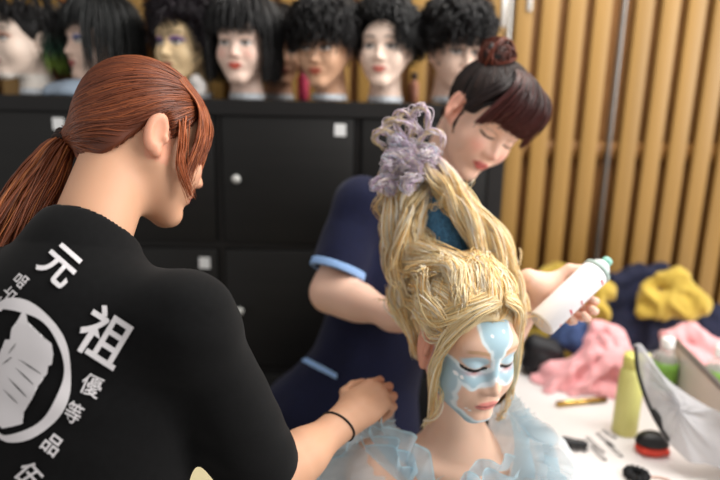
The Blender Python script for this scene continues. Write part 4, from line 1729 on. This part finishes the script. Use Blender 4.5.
def B_tunic_cut(p):
    d = B_tunic(p)
    # hollow the open sleeve end
    d = smax(d, -rc(p, lerp(B_sr, B_el, .62), B_el + hemd * .05, .050, .058), .003)
    nb = B_mid + B_fw * .03 + np.array([0, 0, .03])
    d = smax(d, -rc(p, nb, nb + np.array([0, -.02, .25]), .060, .10), .005)
    return smax(d, (B_hip[2] - .30) - p[:, 2], .004)


navy = mat('navy_twill', '#0d1230', .88, noise=(90, .12), sheen=.08, spec=.3)
V, F = polygonize(B_tunic_cut, (-.38, 1.0, .50), (.55, 1.62, 1.62), .0055)
tun = mesh_obj('tunic', V, F, navy, B_ROOT)
trim_m = mat('light_blue_trim', '#93b8ea', .8)
# sleeve band
e1 = nrm(np.cross(hemd, [0, 0, 1.0]))
e2 = np.cross(hemd, e1)


def on_tunic(c0, dirs):
    o = c0[None] + dirs * .16
    return march(B_tunic, o, -dirs, far=.16)


def band(name, cc_, hd_, a1, a2, wdt, off=.0015, elb=None):
    ang = np.linspace(0, 2 * math.pi, 64, endpoint=False)
    rows = []
    for s in (-.5, -.25, 0, .25, .5):
        c0 = cc_ + hd_ * wdt * s
        dirs = a1[None] * np.cos(ang)[:, None] + a2[None] * np.sin(ang)[:, None]
        r = np.full(64, .0650)
        rows.append(c0[None] + dirs * (r + off)[:, None])
    v = np.concatenate(rows)
    f = []
    for j in range(4):
        for i in range(64):
            k = (i + 1) % 64
            f.append([j * 64 + i, j * 64 + k, (j + 1) * 64 + k, (j + 1) * 64 + i])
    o = mesh_obj(name, v, f, trim_m, tun)
    m_ = o.modifiers.new('s', 'SOLIDIFY')
    m_.thickness = .0015
    m_.offset = 1
    o['label'] = 'light blue sleeve band'
    return o


def sleeve_band(p):
    h = (p - cuffB.astype(np.float32)) @ hemd.astype(np.float32)
    d = rc(p, B_sr, B_el, .0618, .0680) + .0035 * wob(p * np.array([1, 1, .5], np.float32), 38, 14) + .0015 * wob(p, 90, 19)
    d = smax(d, np.abs(h + .007) - .0085, .002)
    return smax(d, -rc(p, lerp(B_sr, B_el, .5), B_el + hemd * .05, .055, .058), .002)


V, F = polygonize(sleeve_band, cuffB - .11, cuffB + .11, .003)
o = mesh_obj('sleeve_trim', V, F, trim_m, tun)
o['label'] = 'light blue band at the sleeve hem'
# pocket with its light blue edge
pk = [(304, 357), (314, 361), (326, 367), (338, 374), (337, 379), (325, 373), (313, 367), (303, 362)]
o = decal('pocket_trim', [(np.array(pk, float), [[0, 1, 6, 7], [1, 2, 5, 6], [2, 3, 4, 5]])], B_tunic, trim_m, tun, edge=4, off=.003, near=.9)
o['label'] = 'light blue edge of the hip pocket'


def B_trous(p):
    d = None
    ff = nrm(np.array([B_fw[0], B_fw[1], 0]))
    for s, hp in ((1, B_hipr), (-1, B_hipl)):
        fx = np.array([hp[0], hp[1], 0])
        e = smin(rc(p, hp, fx + ff * .02 + np.array([0, 0, .46]), .095, .078), rc(p, fx + ff * .02 + np.array([0, 0, .46]), fx + np.array([0, 0, .07]), .078, .066), .03)
        d = e if d is None else smin(d, e, .02)
    return smax(d, .055 - p[:, 2], .004) + .003 * wob(p, 40, 3)


V, F = polygonize(B_trous, (-.38, 1.1, 0), (.3, 1.62, .95), .009, 1)
mesh_obj('trousers', V, F, mat('navy_trousers', '#171d3c', .85), B_ROOT)

# ---- hair: pulled up into a bun, straight fringe
g = np.random.default_rng(33)
bun_l = np.array([.042, -.042, .112])


def B_cap(p):
    q = to_local(p, B_ho, B_hR)
    d = ell(q, HC, HR * 1.03)
    d = smax(d, -ell(np.stack([np.abs(q[:, 0]), q[:, 1], q[:, 2]], 1), (.0, .10, -.054), (.062, .092, .110)), .006)
    d = smax(d, -ell(np.stack([np.abs(q[:, 0]), q[:, 1], q[:, 2]], 1), (.082, -.008, -.030), (.03, .032, .050)), .006)
    d = smax(d, -ell(q, (0, -.060, -.120), (.09, .060, .068)), .006)
    d = smin(d, ell(q, bun_l, (.036, .034, .026)), .012)
    return d + .0015 * wob(q, 140, 3)


V, F = polygonize(B_cap, B_ho - .2, B_ho + .2, .004)
q = to_local(V, B_ho, B_hR)
bw = sstep(.115, .150, q[:, 2])[:, None]
capc = np.tile(lin('#1a1212'), (len(V), 1)) * (1 - bw) + lin('#4a2218') * bw
parts = [(V, F, capc)]
N, K = 900, 14
u = g.uniform(0, 1, N)
hl2 = np.array([(0, .086, .070), (.040, .072, .066), (.066, .042, .040), (.072, .012, .020), (.076, -.022, .018), (.072, -.036, -.010), (.058, -.054, -.048), (.030, -.077, -.065), (0, -.087, -.068)])
hp = np.stack([np.interp(u, np.linspace(0, 1, 9), hl2[:, i]) for i in range(3)], 1)
hp[:, 0] *= np.where(g.uniform(size=N) < .5, 1, -1)
t = np.linspace(0, 1, K)
s0 = np.where(g.uniform(size=N) < .6, 0, g.uniform(0, .6, N))
tt = (s0[:, None] + (1 - s0[:, None]) * t[None])[..., None]
ln = hp[:, None] * (1 - tt) + bun_l * tt
pl = on_head(ln, g.uniform(.03, .08, N)[:, None, None])
fade = sstep(.78, 1, tt)
pl = pl * (1 - fade) + (bun_l + g.normal(size=(N, 1, 3)) * .010) * fade
col = hair_colors(N, K, '#1d1413', g, .35, '#33201a')
v, f, c = tubes(pl @ B_hR.T + B_ho, g.uniform(.0008, .0016, (N, 1)) * np.ones((1, K)), col, 4)
parts.append((v, f, c))
# bun coils
for k in range(70):
    a0 = g.uniform(0, 6.28)
    ax_ = nrm(g.normal(size=3) + np.array([0, 0, .6]))
    e_1 = nrm(np.cross(ax_, [.3, .5, .2]))
    e_2 = np.cross(ax_, e_1)
    rr = g.uniform(.020, .038)
    an = a0 + np.linspace(0, g.uniform(2.5, 4.5), 18)
    pts = bun_l + (e_1[None] * np.cos(an)[:, None] + e_2[None] * np.sin(an)[:, None]) * rr + ax_ * g.uniform(-.012, .012)
    n_ = 7
    pp = np.repeat(pts[None], n_, 0) + g.normal(size=(n_, 1, 3)) * .0018
    v, f, c = tubes(pp @ B_hR.T + B_ho, g.uniform(.0007, .0013, (n_, 1)) * np.interp(np.arange(18), [0, 3, 14, 17], [.2, 1, 1, .2])[None], hair_colors(n_, 18, '#55281d', g, .4, '#7a3c2a'), 4)
    parts.append((v, f, c))
# fringe
N2, K2 = 520, 14
x = g.uniform(-.068, .070, N2)
r0 = np.stack([x * .55, .035 + .018 * g.normal(size=N2) * .5, .128 - np.abs(x) * .15], 1)
r1 = np.stack([x * .92, .100 - 4.2 * x ** 2 + .004 * g.normal(size=N2), .098 - .1 * np.abs(x)], 1)
zb_ = .028 + .003 * g.normal(size=N2) - 1.2 * np.clip(np.abs(x) - .045, 0, 1)
r2 = np.stack([x * 1.04, .102 - 6.5 * x ** 2 + .003 * g.normal(size=N2), zb_], 1)
t2 = np.linspace(0, 1, K2)[None, :, None]
bp = (1 - t2) ** 2 * r0[:, None] + 2 * t2 * (1 - t2) * (r1 * 2 - (r0 + r2) / 2 * .9 - r1 * .1)[:, None] + t2 ** 2 * r2[:, None]
cf = hair_colors(N2, K2, '#2a1514', g, .3, '#4a1e1a')
w = sstep(.35, .9, t2)
cf = cf * (1 - w * .6) + lin('#5a2420') * w * .6
v, f, c = tubes(bp @ B_hR.T + B_ho, g.uniform(.0010, .0018, (N2, 1)) * (1 - .5 * t2[..., 0] ** 4), cf, 4)
parts.append((v, f, c))
# hair over the temple between fringe and ear
for sgn in (1, -1):
    for k in range(60):
        s_ = g.uniform()
        pts = on_head(np.array([(.030 * sgn, .040 - .03 * s_, .115), (.060 * sgn, .062 - .035 * s_, .080), (.073 * sgn, .056 - .035 * s_, .045), (.077 * sgn, .044 - .030 * s_, .012 - .012 * s_)]), .06) + g.normal(size=(4, 3)) * .0015
        v, f, c = tubes(bez(pts, 14)[None] @ B_hR.T + B_ho, .0015 * (1 - .8 * np.linspace(0, 1, 14)[None] ** 2), hair_colors(1, 14, '#231615', g), 4)
        parts.append((v, f, c))
# sideburn wisps in front of the ear
for sgn in (1, -1):
    for k in range(16):
        pts = np.array([(.070 * sgn, .030, .040), (.078 * sgn, .028, .005), (.077 * sgn, .030, -.03), (.070 * sgn, .036, -.050)]) + g.normal(size=(4, 3)) * .0018
        pp = bez(pts, 14)[None]
        v, f, c = tubes(pp @ B_hR.T + B_ho, .0009 * (1 - .8 * np.linspace(0, 1, 14)[None] ** 2), hair_colors(1, 14, '#1d1413', g), 4)
        parts.append((v, f, c))
hm = merge(*parts)
mesh_obj('hair', hm[0], hm[1], hair_m, B_ROOT, hm[2])

# ---- the spray can, held
can = tag(empty('spray_can', CAN_A), 'white hairspray can with small red marks and pale green nozzle, held tilted', 'spray can')
Lc = np.linalg.norm(CAN_B - CAN_A)
mesh_obj('canister', *lathe(CAN_A, [(.010, .004), (CANR - .003, 0), (CANR, .003), (CANR, Lc - .012), (CANR - .001, Lc - .009)], 48, can_d), mat('can_white', '#f1eef0', .35), can)
mesh_obj('collar', *lathe(CAN_A, [(CANR - .001, Lc - .009), (CANR + .0006, Lc - .006), (CANR + .0006, Lc - .001), (CANR - .004, Lc + .002), (.019, Lc + .006)], 48, can_d), mat('can_green', '#a3b5af', .4), can)
mesh_obj('shoulder', *lathe(CAN_A, [(.019, Lc + .004), (.018, Lc + .010), (.014, Lc + .015), (.012, Lc + .017)], 40, can_d), mat('can_cap_white', '#e3e8e6', .35), can)
mesh_obj('nozzle', *lathe(CAN_A, [(.010, Lc + .016), (.0098, Lc + .029), (.0085, Lc + .031), (.004, Lc + .0315)], 30, can_d), mat('nozzle_green', '#8cc4b4', .4), can)
# small red marks, too small to read in the photograph
tow = nrm(-away)
rows = [(.86, .013, .006, .42), (.50, .011, .005, .50), (.32, .014, .006, .45), (.13, .007, .004, .70)]
red = mat('print_red', '#c8434f', .6)


def can_sdf(p):
    return rc(p, CAN_A, CAN_B, CANR)


for hgt, w_, h_, phi in rows:
    # a short ragged stroke running round the can
    n_ = 14
    xs = np.linspace(-w_ / 2, w_ / 2, n_)
    zig = h_ * .32 * np.where(np.arange(n_) % 2, 1, -.6)
    v = np.concatenate([np.stack([xs, zig + h_ * .3], 1), np.stack([xs, zig * .6 - h_ * .3], 1)])
    f = [[i, n_ + i, n_ + i + 1, i + 1] for i in range(n_ - 1)]
    th = phi + v[:, 0] / CANR
    lv = CAN_A + can_d * (Lc * hgt + v[:, 1:2]) + (tow * np.cos(th)[:, None] + side * np.sin(th)[:, None]) * (CANR + .0004)
    mesh_obj('red_mark', lv, f, red, can, smooth=False)


# ------------------------------------------------------------------ the table and what lies on it
TZ = .785
TL = PZ(562, 478, TZ)
tx0 = .42
tab = tag(empty('table', (.95, 1.36, 0)), 'white work table on the right with cloths, bottles and tools on it', 'table')
tm = mat('table_white', '#e2dddb', .45)
mesh_obj('tabletop', *box((tx0 + .65, 1.36, TZ - .015), (1.3, 1.30, .03), bev=.004), tm, tab)
for sx in (tx0 + .06, tx0 + 1.24):
    for sy in (.78, 1.95):
        mesh_obj('leg', *lathe((sx, sy, 0), [(.018, 0), (.018, .006), (.016, .01), (.016, TZ - .030)], 20), mat('leg_grey', '#b9b9b9', .35, metal=.6), tab)


def T(px, py):
    return PZ(px, py, TZ)


# yellow-green bottle
c = T(624, 432)
bt = tag(empty('bottle', c), 'pale yellow-green metal drinking bottle standing on the white table', 'bottle')
s_ = c[1] / 600 / .93
yg = mat('yellow_green', '#d8d684', .42, spec=.5)
mesh_obj('body', *lathe(c, [(.023, .0005), (.0285, .002), (.0296, .008), (.0292, .11), (.0280, .150), (.0252, .166), (.0224, .173)], 48), yg, bt)
mesh_obj('cap', *lathe(c, [(.0224, .174), (.0236, .176), (.0236, .200), (.0212, .206), (.006, .207)], 40), mat('yellow_cap', '#dcd878', .4), bt)
mesh_obj('carry_loop', *tube([c + E3([.023, 0, .184]), c + E3([.036, .002, .194]), c + E3([.036, .002, .204]), c + E3([.018, 0, .206])], .004), MATS['yellow_cap'], bt)

# green tea bottles
grn = mat('label_green', '#6f9a3c', .45, noise=(90, .22))
pet = mat('clear_plastic', '#eef0ea', .1, alpha=.35)
tea = mat('green_tea', '#b98a2c', .15, trans=.45, ior=1.33)
for i, (px, py, lb) in enumerate(((659, 402, 'green-labelled tea bottle with white cap, just right of the yellow-green bottle'), (712, 412, 'green-labelled tea bottle with white cap at the right edge behind the grey panel'))):
    c = T(px, py)
    b = empty('tea_bottle', c)
    tag(b, lb, 'bottle', 'tea bottles on the table')
    mesh_obj('bottle', *lathe(c, [(0.0264, 0.0012), (0.0319, 0.0047), (0.0330, 0.0140), (0.0319, 0.0585), (0.0330, 0.0994), (0.0308, 0.1264), (0.0220, 0.1462), (0.0149, 0.1580), (0.0143, 0.1661)], 40), pet, b)
    mesh_obj('tea', *lathe(c, [(0.0242, 0.0047), (0.0303, 0.0082), (0.0308, 0.0140), (0.0299, 0.0585), (0.0308, 0.0913)], 36), tea, b)
    mesh_obj('label', *lathe(c, [(0.0328, 0.0468), (0.0334, 0.0491), (0.0339, 0.0994), (0.0319, 0.1240), (0.0317, 0.1240)], 40, cap=False), grn, b)
    mesh_obj('cap', *lathe(c, [(0.0165, 0.1603), (0.0167, 0.1638), (0.0167, 0.1837), (0.0154, 0.1860), (0.0044, 0.1866)], 36), mat('cap_white', '#f4f4f2', .4), b)


# cloths heaped along the wall
def heap(name, label, m, blobs, seed, amp=.007, freq=55, h=.006, floor=True, fold=.010, ff=70, cat='cloth', k=.03, group=None):
    """soft crumpled cloth: rounded rolls merged together with creases"""
    pts = np.array([q_[0] for q_ in blobs] + [q_[1] for q_ in blobs])
    R_ = max(max(q_[2], q_[3]) for q_ in blobs)

    def f(p):
        d = None
        for a, b, r1, r2 in blobs:
            e = rc(p, a, b, r1, r2)
            d = e if d is None else smin(d, e, k)
        w = wob(p, freq, seed)
        d = d + amp * w + fold * (np.abs(wob(p, ff, seed + 3)) - .4) + .002 * wob(p, 190, seed + 5)
        if floor:
            d = smax(d, TZ + .0005 - p[:, 2], .003)
        return d
    V, F = polygonize(f, pts.min(0) - R_ - .03, pts.max(0) + R_ + .03, h, 1)
    o = mesh_obj(name, V, F, m, loc=(V[:, 0].mean(), V[:, 1].mean(), V[:, 2].min()))
    tag(o, label, cat, group)
    return o


pinkm = mat('pink_terry', '#eba9ac', .95, bump=(420, .35, 'noise'), sheen=.3)
yelm = mat('yellow_cloth', '#b89c3e', .9, noise=(14, .12), sheen=.15)
nvym = mat('navy_cloth', '#161a33', .9, noise=(20, .25))
dnm = mat('denim_blue', '#34466e', .9, noise=(60, .3))
blkm = mat('black_bag', '#17171b', .6)
z = lambda px, py, Y: P(px, py, Y)
heap('pink_towel', 'large pink towel heaped in the middle of the table left of the yellow-green bottle', pinkm,
     [(z(552, 388, 1.58), z(610, 392, 1.54), .034, .036), (z(552, 374, 1.60), z(612, 366, 1.58), .034, .036), (z(580, 362, 1.62), z(598, 332, 1.66), .026, .028),
      (z(598, 330, 1.66), z(616, 336, 1.64), .028, .026), (z(616, 338, 1.62), z(624, 360, 1.58), .026, .028), (z(540, 382, 1.60), z(560, 392, 1.56), .026, .026), (z(622, 360, 1.56), z(630, 385, 1.53), .024, .024),
      (z(596, 345, 1.60), z(586, 376, 1.56), .018, .022), (z(545, 394, 1.54), z(596, 350, 1.57), .015, .017), (z(572, 398, 1.52), z(616, 352, 1.55), .014, .018), (z(602, 338, 1.60), z(630, 376, 1.51), .016, .016)], 41, .003, 40, h=.005, fold=.011, ff=62, k=.012)
heap('pink_towel', 'small rolled pink towel behind the right-hand tea bottle', pinkm,
     [(z(668, 338, 1.66), z(690, 332, 1.67), .024, .028), (z(690, 332, 1.67), z(716, 350, 1.65), .028, .030), (z(672, 348, 1.66), z(720, 368, 1.64), .03, .036), (z(690, 372, 1.66), z(722, 380, 1.64), .036, .036)], 43, .003, 40, h=.005, fold=.009, k=.014)
heap('yellow_garment', 'mustard yellow garment behind the spray can, left of the navy one', yelm,
     [(z(530, 286, 1.84), z(560, 276, 1.86), .034, .040), (z(560, 276, 1.86), z(602, 292, 1.82), .036, .040), (z(580, 305, 1.78), z(600, 312, 1.76), .036, .030), (z(535, 300, 1.82), z(570, 318, 1.80), .05, .05),
      (z(540, 340, 1.82), z(600, 345, 1.80), .07, .07)], 45, .004, 34, fold=.015, ff=58)
heap('yellow_garment', 'mustard yellow garment draped at far right over the navy cloth', yelm,
     [(z(652, 284, 1.82), z(676, 276, 1.82), .022, .030), (z(676, 278, 1.82), z(706, 304, 1.78), .030, .028), (z(650, 300, 1.80), z(690, 306, 1.78), .034, .040), (z(640, 312, 1.79), z(662, 316, 1.78), .018, .020)], 47, .004, 34, floor=False, fold=.015, ff=60)
heap('navy_garment', 'navy garment heaped between the two yellow garments', nvym,
     [(z(612, 280, 1.90), z(636, 272, 1.92), .026, .026), (z(600, 300, 1.90), z(640, 296, 1.90), .05, .05), (z(640, 275, 1.92), z(662, 268, 1.93), .020, .018), (z(612, 330, 1.88), z(640, 330, 1.86), .075, .075),
      (z(690, 330, 1.88), z(720, 322, 1.88), .055, .06), (z(640, 330, 1.88), z(700, 335, 1.88), .06, .06)], 49, .006, 36, fold=.010)
heap('denim_garment', 'blue denim garment with pale seam below the held spray can', dnm,
     [(z(560, 340, 1.68), z(580, 328, 1.68), .030, .028), (z(566, 330, 1.70), z(576, 345, 1.66), .030, .030)], 51, .004, 40, floor=True, fold=.006)
heap('black_bag', 'black bag between blonde hair and the denim garment', blkm,
     [(z(535, 345, 1.66), z(552, 350, 1.66), .034, .034), (z(535, 362, 1.66), z(555, 366, 1.66), .04, .04)], 53, .003, 30, fold=.004, cat='bag')

# grey tabletop mirror seen edge-on at the right
ctop = T(667, 394)
zt = P(667, 340, ctop[1])[2]
far = np.array([ctop[0], ctop[1]])
nr3 = PZ(720, 386, zt)
dirv = nr3[:2] - far
dirv = dirv / np.linalg.norm(dirv)
L_ = np.linalg.norm(nr3[:2] - far) + .16
mid2 = far + dirv * L_ / 2
Rm = np.array([[dirv[0], -dirv[1], 0], [dirv[1], dirv[0], 0], [0, 0, 1.0]])
mr = tag(empty('tabletop_mirror', (mid2[0], mid2[1], TZ)), 'upright grey panel with dark top edge standing at the right of the table', 'mirror')
mesh_obj('panel', *box((mid2[0], mid2[1], (TZ + zt) / 2), (L_, .010, zt - TZ - .001), Rm, bev=.001), mat('panel_grey', '#c9c1ba', .4), mr)
mesh_obj('top_rim', *box((mid2[0], mid2[1], zt + .002), (L_ + .004, .014, .007), Rm, bev=.001), mat('rim_dark', '#5a5654', .4), mr)

# white mesh pouch with a black zip, lying against the panel
o1 = np.array([(633, 345), (641, 344), (650, 356), (664, 376), (684, 392), (705, 405), (724, 416), (738, 440), (735, 470), (706, 464), (690, 462), (674, 448), (664, 438), (652, 416), (644, 398), (637, 372)], float)
yy = np.interp(o1[:, 1], [344, 440, 470], [1.24, 1.20, 1.13])
out = np.array([P(x, y, Y) for (x, y), Y in zip(o1, yy)])
out[:, 2] = np.maximum(out[:, 2], TZ + .004)
pc = out.mean(0)
nrmv = nrm(np.array([-.25, -1.0, .35]))
rings, nR, nP = [], 9, 96
loopp = bez(np.vstack([out, out[:1]]), nP + 1)[:-1]
V_, F_ = [], []
for sgn in (1, -1):
    base = len(V_)
    for j in range(nR):
        s = 1 - j / (nR - 1)
        for i in range(nP):
            pnt = pc + (loopp[i] - pc) * s
            crk = .0035 * math.sin(i * .42 + j * .8) * math.sin(j * 1.1 + i * .13) + .003 * math.sin(i * .9 - j)
            pnt = pnt + nrmv * sgn * (.016 * (1 - s ** 2) + crk * (1 - s ** 3) * (s > 0.05))
            pnt[2] = max(pnt[2], TZ + .002)
            V_.append(pnt)
    for j in range(nR - 1):
        for i in range(nP):
            k = (i + 1) % nP
            F_.append([base + j * nP + i, base + j * nP + k, base + (j + 1) * nP + k, base + (j + 1) * nP + i])
pou = tag(empty('pouch', (pc[0], pc[1], TZ)), 'translucent white mesh pouch with black zip leaning on the grey panel', 'pouch')
mesh_obj('bag', np.array(V_), np.array(F_), cloth_mat('pouch_mesh', '#d4d4d8', .62, .35), pou)
zp = [P(x, y, Y) + nrmv * .012 for x, y, Y in ((634, 346, 1.24), (637, 372, 1.232), (645, 398, 1.222), (654, 418, 1.21), (667, 439, 1.20))]
mesh_obj('zip', *tube(zp, .0042, 40, 8), mat('zip_black', '#141414', .6), pou)
zq = [P(x, y, Y) + nrmv * .020 for x, y, Y in ((651, 408, 1.218), (656, 416, 1.212), (659, 428, 1.205))]
o = mesh_obj('zip_tab', *tube(zq, [.005, .0065, .004], 16, 8), MATS['zip_black'], pou)
# small card inside the pouch
# red and black brush
c = T(651, 452)
br = tag(empty('hair_brush', c), 'palm-sized red hair brush with black domed top, lying below the pouch', 'hair brush')


def brush_red(p):
    d = ell(p, c + E3([0, 0, .012]), (.038, .028, .020))
    for k in range(-2, 3):
        d = smin(d, ell(p, c + E3([k * .013, -.021, .013]), (.0062, .006, .008)), .004)
    return smax(smax(d, c[2] + .0004 - p[:, 2], .002), p[:, 2] - (c[2] + .022), .002)


V, F = polygonize(brush_red, c - .05, c + .05, .002)
mesh_obj('base', V, F, mat('brush_red', '#d8402c', .35), br)


def brush_blk(p):
    d = ell(p, c + E3([0, .002, .024]), (.038, .029, .027))
    return smax(d, (c[2] + .0225) - p[:, 2], .002)


V, F = polygonize(brush_blk, c - .05, c + .06, .002)
mesh_obj('domed_top', V, F, mat('brush_black', '#151516', .45), br)

# gold pencil-shaped clip
a, b = T(556, 407), T(606, 402)
gl = tag(empty('gold_case', lerp(a, b, .5)), 'slim gold cosmetic tube lying in front of the large pink towel', 'cosmetic tube')
ax_ = nrm(b - a)
up8 = E3([0, 0, .0085])
La = np.linalg.norm(b - a)
mesh_obj('tube', *lathe(a + up8, [(.003, 0), (.008, .002), (.008, La * .62), (.0072, La * .63)], 28, ax_), mat('gold', '#c9a45c', .25, metal=.9), gl)
mesh_obj('cap', *lathe(a + up8, [(.0072, La * .63), (.0082, La * .64), (.0082, La - .002), (.004, La)], 28, ax_), mat('dark_gold', '#8a6a35', .3, metal=.9), gl)

# black clip, hair pins, comb
c = T(575, 447)


def claw(p):
    d = rc(p, c + E3([-.022, .01, .010]), c + E3([.020, -.004, .010]), .010, .008)
    for k in range(5):
        x = -.018 + .009 * k
        d = smin(d, rc(p, c + E3([x, .003, .014]), c + E3([x + .004, -.020 - .004 * (k % 2), .003]), .0032, .002), .004)
    return smax(d, TZ + .0004 - p[:, 2], .001)


V, F = polygonize(claw, c - .045, c + .045, .002)
tag(mesh_obj('hair_clip', V, F, mat('clip_black', '#16161a', .4), loc=c), 'black claw hair clip on the table beside the tulle shoulder', 'hair clip')
pins = [((588, 437), (604, 452), (612, 444)), ((598, 433), (614, 446), (620, 440)), ((606, 440), (622, 456), (628, 452)), ((592, 446), (606, 460), (612, 456)), ((604, 430), (616, 438), (624, 450))]
pl_ = ['leftmost of the thin dark hairpins beside the black claw clip', 'thin dark hairpin just below the pink towel, bent in a narrow U', 'rightmost long thin hairpin, nearest the red hair brush',
       'lowest thin hairpin, nearest the front of the table', 'topmost thin hairpin, nearest the yellow-green bottle']
for (a_, b_, c_), lb in zip(pins, pl_):
    p0, p1, p2 = (T(*q_) + E3([0, 0, .0012]) for q_ in (a_, b_, c_))
    off_ = nrm(np.cross(p1 - p0, [0, 0, 1])) * .004
    o = mesh_obj('hairpin', *tube([p0, lerp(p0, p1, .5) + off_ * .3, p1, p1 + (p1 - p0) * .05 + off_, p1 + off_ * 2, lerp(p0, p1, .4) + off_ * 2.2, p0 + off_ * 1.6], .0010, 40, 6), mat('pin_dark', '#19181a', .5, spec=.3), loc=p0)
    tag(o, lb, 'hairpin', 'hairpins on the table')
# black scrunchie and beige ring at the near edge
c = T(636, 478)


def scr(p):
    q_ = p - c.astype(np.float32)
    r = np.hypot(q_[:, 0], q_[:, 1])
    th = np.arctan2(q_[:, 1], q_[:, 0])
    return np.hypot(r - .018, q_[:, 2] - .009) - (.0085 + .0022 * np.sin(th * 13))


V, F = polygonize(scr, c - .04, c + .04, .0022)
tag(mesh_obj('scrunchie', V, F, mat('scrunchie_black', '#121214', .9), loc=c), 'small black scrunchie at the bottom edge, left of the beige ring', 'scrunchie')
c = T(657, 484) + E3([0, 0, .003])
rg = [c + E3([.033 * math.cos(a), .020 * math.sin(a), 0]) for a in np.linspace(0, 2 * math.pi, 33)]
tag(mesh_obj('hair_band', *tube(rg, .0028, 64, 8), mat('beige_band', '#c9a796', .6), loc=c), 'thin beige ring-shaped hair band on the table at the bottom edge', 'hair band')

# cream round stool behind the hairdresser's arm
c = P(268, 443, 1.14)
zs = c[2]
st = tag(empty('stool', (c[0] - .10, 1.14, 0)), 'cream round stool top showing between black sleeve and navy tunic', 'stool')
sx, sy = c[0] - .105, 1.14
mesh_obj('seat', *lathe((sx, sy, 0), [(.12, zs - .055), (.150, zs - .050), (.158, zs - .03), (.156, zs - .010), (.140, zs + .004), (.02, zs + .010)], 48), mat('cream_vinyl', '#efe2b4', .5), st)
mesh_obj('column', *lathe((sx, sy, 0), [(.024, .028), (.024, zs - .055)], 24), MATS['leg_grey'], st)
mesh_obj('base', *lathe((sx, sy, 0), [(.17, 0), (.17, .012), (.15, .02), (.03, .030)], 40), MATS['leg_grey'], st)
